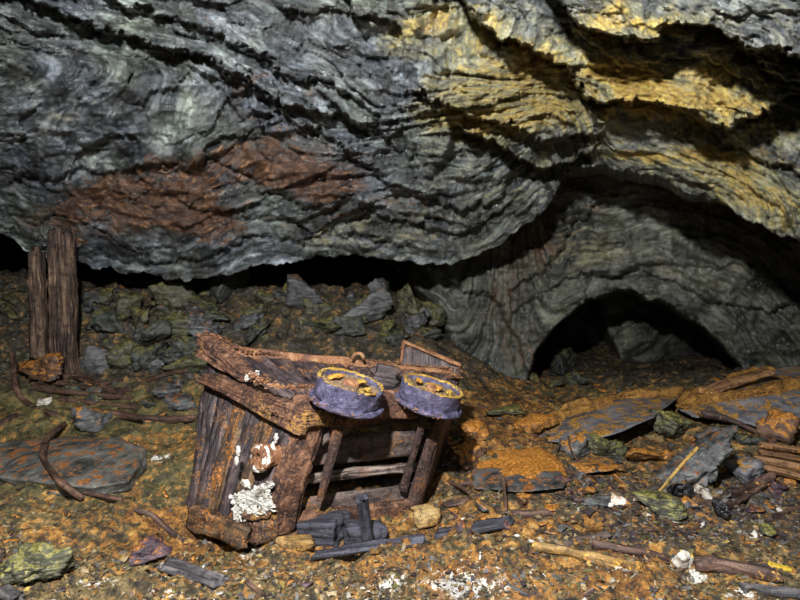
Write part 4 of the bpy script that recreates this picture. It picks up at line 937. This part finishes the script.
# ------------------------------------------------------------ BRANCHES, STICKS, LOGS
ST = [
 ('bent_rod', [(13, 352, .5), (14, 372, .2), (17, 392), (28, 405), (55, 416)], 2.6, 'twig', 'bent dark rod standing against the rust brown boulder', 'rod'),
 ('stick', [(-6, 428), (8, 421), (18, 416)], 3, 'twig', 'short dark stick at the left edge above the slab', 'stick'),
 ('branch', [(64, 424, .08), (50, 436, .14), (43, 450, .17), (46, 464, .17), (60, 481, .14), (82, 499, .03)], 3.2, 'twig', 'curved brown branch lying over the big flat slab', 'branch'),
 ('root', [(-5, 455), (24, 467), (48, 481), (80, 492), (122, 501)], 2, 'twig', 'thin root running along the front of the big flat slab', 'root'),
 ('stick', [(134, 511), (152, 517), (168, 531), (188, 545)], 3.2, 'log_dark', 'rusty brown stick in the mud left of the cart foot', 'stick'),
 ('branch', [(34, 390), (50, 378), (68, 366)], 3.1, 'twig', 'dark branch leaning against the foot of the tall prop', 'branch'),
 ('branch', [(40, 384), (80, 378), (128, 400)], 3.4, 'twig', 'dark branch sloping down right from the prop foot', 'branch'),
 ('branch', [(36, 390), (92, 396), (132, 400)], 2.8, 'twig', 'thick dark branch along the front of the branch pile', 'branch'),
 ('branch', [(44, 382), (100, 390), (150, 392)], 2.5, 'twig', 'thin branch in the middle of the branch pile', 'branch'),
 ('branch', [(92, 412), (152, 420), (196, 420)], 3.4, 'twig', 'long dark branch reaching to the upper left of the cart', 'branch'),
 ('branch', [(60, 400), (120, 408), (196, 410)], 3.1, 'twig', 'upper long dark branch behind the lower one', 'branch'),
 ('branch', [(140, 384), (165, 376), (188, 372)], 2.5, 'twig', 'thin branch rising towards the back of the cart', 'branch'),
 ('branch', [(60, 374), (96, 384), (124, 380)], 1.6, 'twig', 'thin branch at the back of the branch pile', 'branch'),
 ('stick', [(512, 517), (530, 516), (552, 514)], 4.2, 'log_dark', 'short purple brown stick in front of the grey slate edge', 'stick'),
 ('stick', [(503, 476, .2), (506, 512)], 1.8, 'twig', 'thin upright stick in front of the grey slate edge', 'stick'),
 ('stick', [(652, 501), (674, 474, .42), (698, 447, .75)], 1.7, 'tan', 'straight yellow stick leaning on the dark slate heap', 'stick'),
 ('branch', [(678, 515), (700, 508), (726, 498, .05), (752, 486, .08), (774, 475, .1)], 4.2, 'log_dark', 'thick rusty branch crossing above the coal lump', 'branch'),
 ('branch', [(722, 510), (750, 496), (775, 482), (810, 476)], 3.0, 'log_dark', 'thinner rusty branch running to the right edge', 'branch'),
 ('log', [(532, 549), (570, 556), (604, 563), (640, 570)], 6.0, 'log', 'pale muddy log lying flat in the front mud', 'log'),
 ('log', [(592, 546), (620, 551), (648, 556), (668, 562)], 4.0, 'log_dark', 'dark rusty rod shaped log behind the pale muddy log', 'log'),
 ('log', [(694, 565), (720, 568), (750, 574), (782, 580)], 7.5, 'log_dark', 'thick purple brown log at the lower right', 'log'),
 ('log', [(742, 590), (775, 593), (812, 598)], 5, 'grey_plank', 'grey log at the lower right corner', 'log'),
 ('root', [(770, 520), (790, 512), (812, 508)], 2.6, 'log_dark', 'rusty root in the mud at the right edge', 'root'),
 ('root', [(568, 436, .25), (572, 452, .15), (590, 474, .03), (604, 484)], 1.2, 'twig', 'thin dark root hanging from the left tip of the leaning slab', 'root'),
 ('root', [(560, 444, .15), (556, 458), (572, 474), (600, 478)], 1.0, 'twig', 'fine root curling below the left tip of the leaning slab', 'root'),
 ('root', [(530, 486), (560, 492), (600, 488), (640, 484)], 1.5, 'twig', 'long thin root over the mud right of the slate edge', 'root'),
 ('root', [(667, 446), (672, 456), (678, 466), (692, 462)], 1.8, 'twig', 'crooked rusty root below the olive gap rock', 'root'),
 ('root', [(704, 484), (704, 474, .1), (712, 473, .1), (718, 482)], 1.5, 'twig', 'small looped root on the dark slate heap', 'root'),
 ('root', [(724, 448), (734, 456), (728, 464), (745, 470)], 1.6, 'twig', 'crooked root below the arched rod', 'root'),
 ('stick', [(440, 468), (460, 462), (486, 452)], 3.0, 'log_dark', 'brown stick leaning out of the shadow right of the cart', 'stick'),
 ('stick', [(436, 492), (462, 486), (492, 484)], 2.4, 'log_dark', 'brown stick lying right of the cart foot', 'stick'),
 ('stick', [(430, 478), (452, 484), (470, 494)], 2.0, 'twig', 'thin stick crossing the brown stick right of the cart', 'stick'),
 ('stick', [(246, 582), (256, 590), (262, 596)], 2.4, 'twig', 'short dark stick in the middle foreground', 'stick'),
 ('stick', [(584, 598), (592, 592), (602, 586)], 2.8, 'log_dark', 'short dark stick at the bottom edge below the pale log', 'stick'),
 ('stick', [(505, 584), (516, 590), (530, 598)], 2.0, 'grey_plank', 'thin grey stick at the bottom edge', 'stick'),
 ('stick', [(736, 520), (768, 530), (800, 540)], 1.6, 'twig', 'thin twig in the dark gravel below the coal lump', 'stick'),
]
for i, (nm, pts, r, mt, lb, ct) in enumerate(ST): rod(nm, pts, r, mt, lb, ct, 300 + i)
def board(name, p, q, wpx, hpx, mat, label, cat='plank', seed=1, lift=0., yaw=(0, 0, 1), Y=None):
    a = G(*p) if len(p) == 2 else Vector(at(*p)); b = G(*q) if len(q) == 2 else Vector(at(*q))
    s = a.y / FPX; a.z += hpx * s * .45; b.z += hpx * s * .45
    o = beam(name, a, b, wpx * s, hpx * s, M[mat], seed=seed, amp=.003, wear=.004, up=yaw)
    return tag(recentre(o), label, cat)
board('plank', (312, 557), (428, 541), 14, 5, 'char', 'long charred plank lying in the mud in front of the cart', seed=401)
board('plank', (436, 538), (516, 524), 16, 6, 'char', 'dark blue charred plank right of the cart foot', seed=402)
board('plank', (164, 566), (224, 586), 20, 6, 'grey_plank', 'split grey plank in the left foreground', seed=403)
board('wood_block', (283, 550), (311, 546), 24, 10, 'log', 'small tan wood block under the front edge of the cart', 'wood block', 404)
board('wood_block', (414, 524), (438, 519), 22, 15, 'log', 'pale tan wood block at the right foot of the cart', 'wood block', 405)
board('timber_offcut', (303, 538), (344, 540), 34, 24, 'char', 'charred blue black timber block under the front of the cart', 'timber block', 420)
board('timber_offcut', (346, 540), (386, 540), 26, 16, 'char', 'lower charred block behind the upright stake', 'timber block', 421)
board('stake', (368, 546), (361, 497, 2.05), 12, 8, 'char', 'upright charred stake in front of the axles', 'stake', 406, yaw=(0, 1, 0))
board('plank', (0, 590), (18, 600), 14, 5, 'grey_plank', 'end of a grey plank at the bottom left corner', seed=407)
board('wood_splinter', (675, 552), (702, 562), 9, 3, 'yellow_chip', 'bright yellow wood splinter behind the thick purple log', 'wood splinter', 408)
board('wood_splinter', (770, 566), (792, 571), 7, 3, 'yellow_chip', 'small yellow wood splinter at the lower right', 'wood splinter', 409)
board('plank', (444, 506), (500, 498), 10, 4, 'log_dark', 'brown plank lying behind the dark blue charred plank', seed=410)
board('plank', (560, 545), (610, 535), 10, 3, 'cart_board', 'thin grey brown lath behind the pale muddy log', seed=411)

# ------------------------------------------------------------ SHALE CHIPS AND MUD CRUMBS
def chips(name, n, label, cat, seed, pal, size, box, flat=.28, lift=.3):
    g = np.random.RandomState(seed); V, T = [], []
    px = g.uniform(box[0], box[2], n); py = box[3] - (box[3] - box[1]) * g.uniform(0, 1, n) ** 1.0
    cl = noise(px * .03, py * .06, 0, seed) + .5 * noise(px * .1, py * .2, 0, seed + 1)
    # photo points on the level ground give an even spread; heights come from the ground itself
    Yg = CAM[2] * FPX / np.maximum(py - 260, 60); P = at(px, py, Yg); X, Y = P[:, 0], P[:, 1]
    Z = floor_z(X, Y)
    pal_c = np.array([p[0] for p in pal]); w = np.array([p[1] for p in pal], float); w /= w.sum()
    keep = ~((px < 270) & (py < 548) & (g.uniform(0, 1, n) < .7)) if name == 'shale_chips' else px > -1e9
    keep = keep & (cl + g.uniform(-.6, .9, n) > -.1)
    px, py, X, Y, Z = px[keep], py[keep], X[keep], Y[keep], Z[keep]; n = len(X)
    ci = g.choice(len(pal), n, p=w)
    base = np.array([(-1, -1, -1), (1, -1, -1), (1, 1, -1), (-1, 1, -1), (-1, -1, 1), (1, -1, 1), (1, 1, 1), (-1, 1, 1)], float)
    F0 = np.array([(0, 3, 2, 1), (4, 5, 6, 7), (0, 1, 5, 4), (1, 2, 6, 5), (2, 3, 7, 6), (3, 0, 4, 7)])
    s = g.uniform(*size, n) * g.uniform(.4, 1, n) * np.clip(Y / 2, .8, 2)
    J = base[None] * (1 + g.uniform(-.45, .35, (n, 8, 3)))
    J[:, :, 0] *= (s * g.uniform(.5, 1.3, n))[:, None]; J[:, :, 1] *= (s * g.uniform(.3, .8, n))[:, None]; J[:, :, 2] *= (s * flat * g.uniform(.4, 1.2, n))[:, None]
    a, b, c = g.uniform(0, 6.28, n), g.normal(0, .28, n), g.normal(0, .28, n)
    ca, sa = np.cos(a)[:, None], np.sin(a)[:, None]
    x = J[..., 0] * ca - J[..., 1] * sa; y = J[..., 0] * sa + J[..., 1] * ca; z = J[..., 2] + x * np.tan(b)[:, None] + y * np.tan(c)[:, None]
    V = np.stack([x + X[:, None], y + Y[:, None], z + (Z + s * flat * lift)[:, None]], -1).reshape(-1, 3)
    F = (F0[None] + (np.arange(n) * 8)[:, None, None]).reshape(-1, 4)
    col = pal_c[ci] * g.uniform(.55, 1.3, (n, 1)); col = np.concatenate([np.clip(col, 0, 1), np.ones((n, 1))], 1)
    o = mesh_np(name, V, F, M['chips'], attrs={'tint': ('FLOAT_COLOR', np.repeat(col, 8, 0))}, smooth=False)
    return tag(o, label, cat, kind='stuff')
c_or, c_oc, c_ol, c_gr, c_pu, c_wh, c_ye, c_br = (.23, .105, .025), (.24, .165, .065), (.12, .105, .045), (.13, .125, .125), (.05, .037, .042), (.55, .53, .48), (.42, .30, .08), (.10, .055, .03)
chips('shale_chips', 17000, 'loose shale chips and mud flakes strewn over the foreground floor', 'shale chips', 501,
      [(c_or, 3), (c_oc, 3), (c_ol, 3), (c_gr, 2.5), (c_pu, 2.5), (c_wh, .6), (c_ye, .5), (c_br, 4), ((.33, .25, .14), 3)], (.004, .017), (-120, 500, 920, 640))
chips('dark_gravel', 5000, 'dark slate gravel spread over the floor on the right', 'gravel', 502,
      [(c_gr, 4), (c_pu, 4), (c_br, 3), (c_wh, .35), (c_or, 1.2), (c_ol, 2)], (.008, .022), (560, 470, 900, 556))
chips('mud_crumbs', 4000, 'orange and brown mud crumbs over the middle of the floor', 'mud crumbs', 503,
      [(c_or, 4), (c_oc, 3), (c_br, 4), (c_gr, 1.5), (c_pu, 1.5), (c_ol, 1)], (.005, .018), (430, 400, 900, 500))
chips('olive_crumbs', 2600, 'olive and rust mud crumbs over the floor left of the cart', 'mud crumbs', 504,
      [(c_ol, 5), (c_or, 2), (c_br, 2.5), (c_oc, 2)], (.005, .014), (-120, 395, 240, 530))
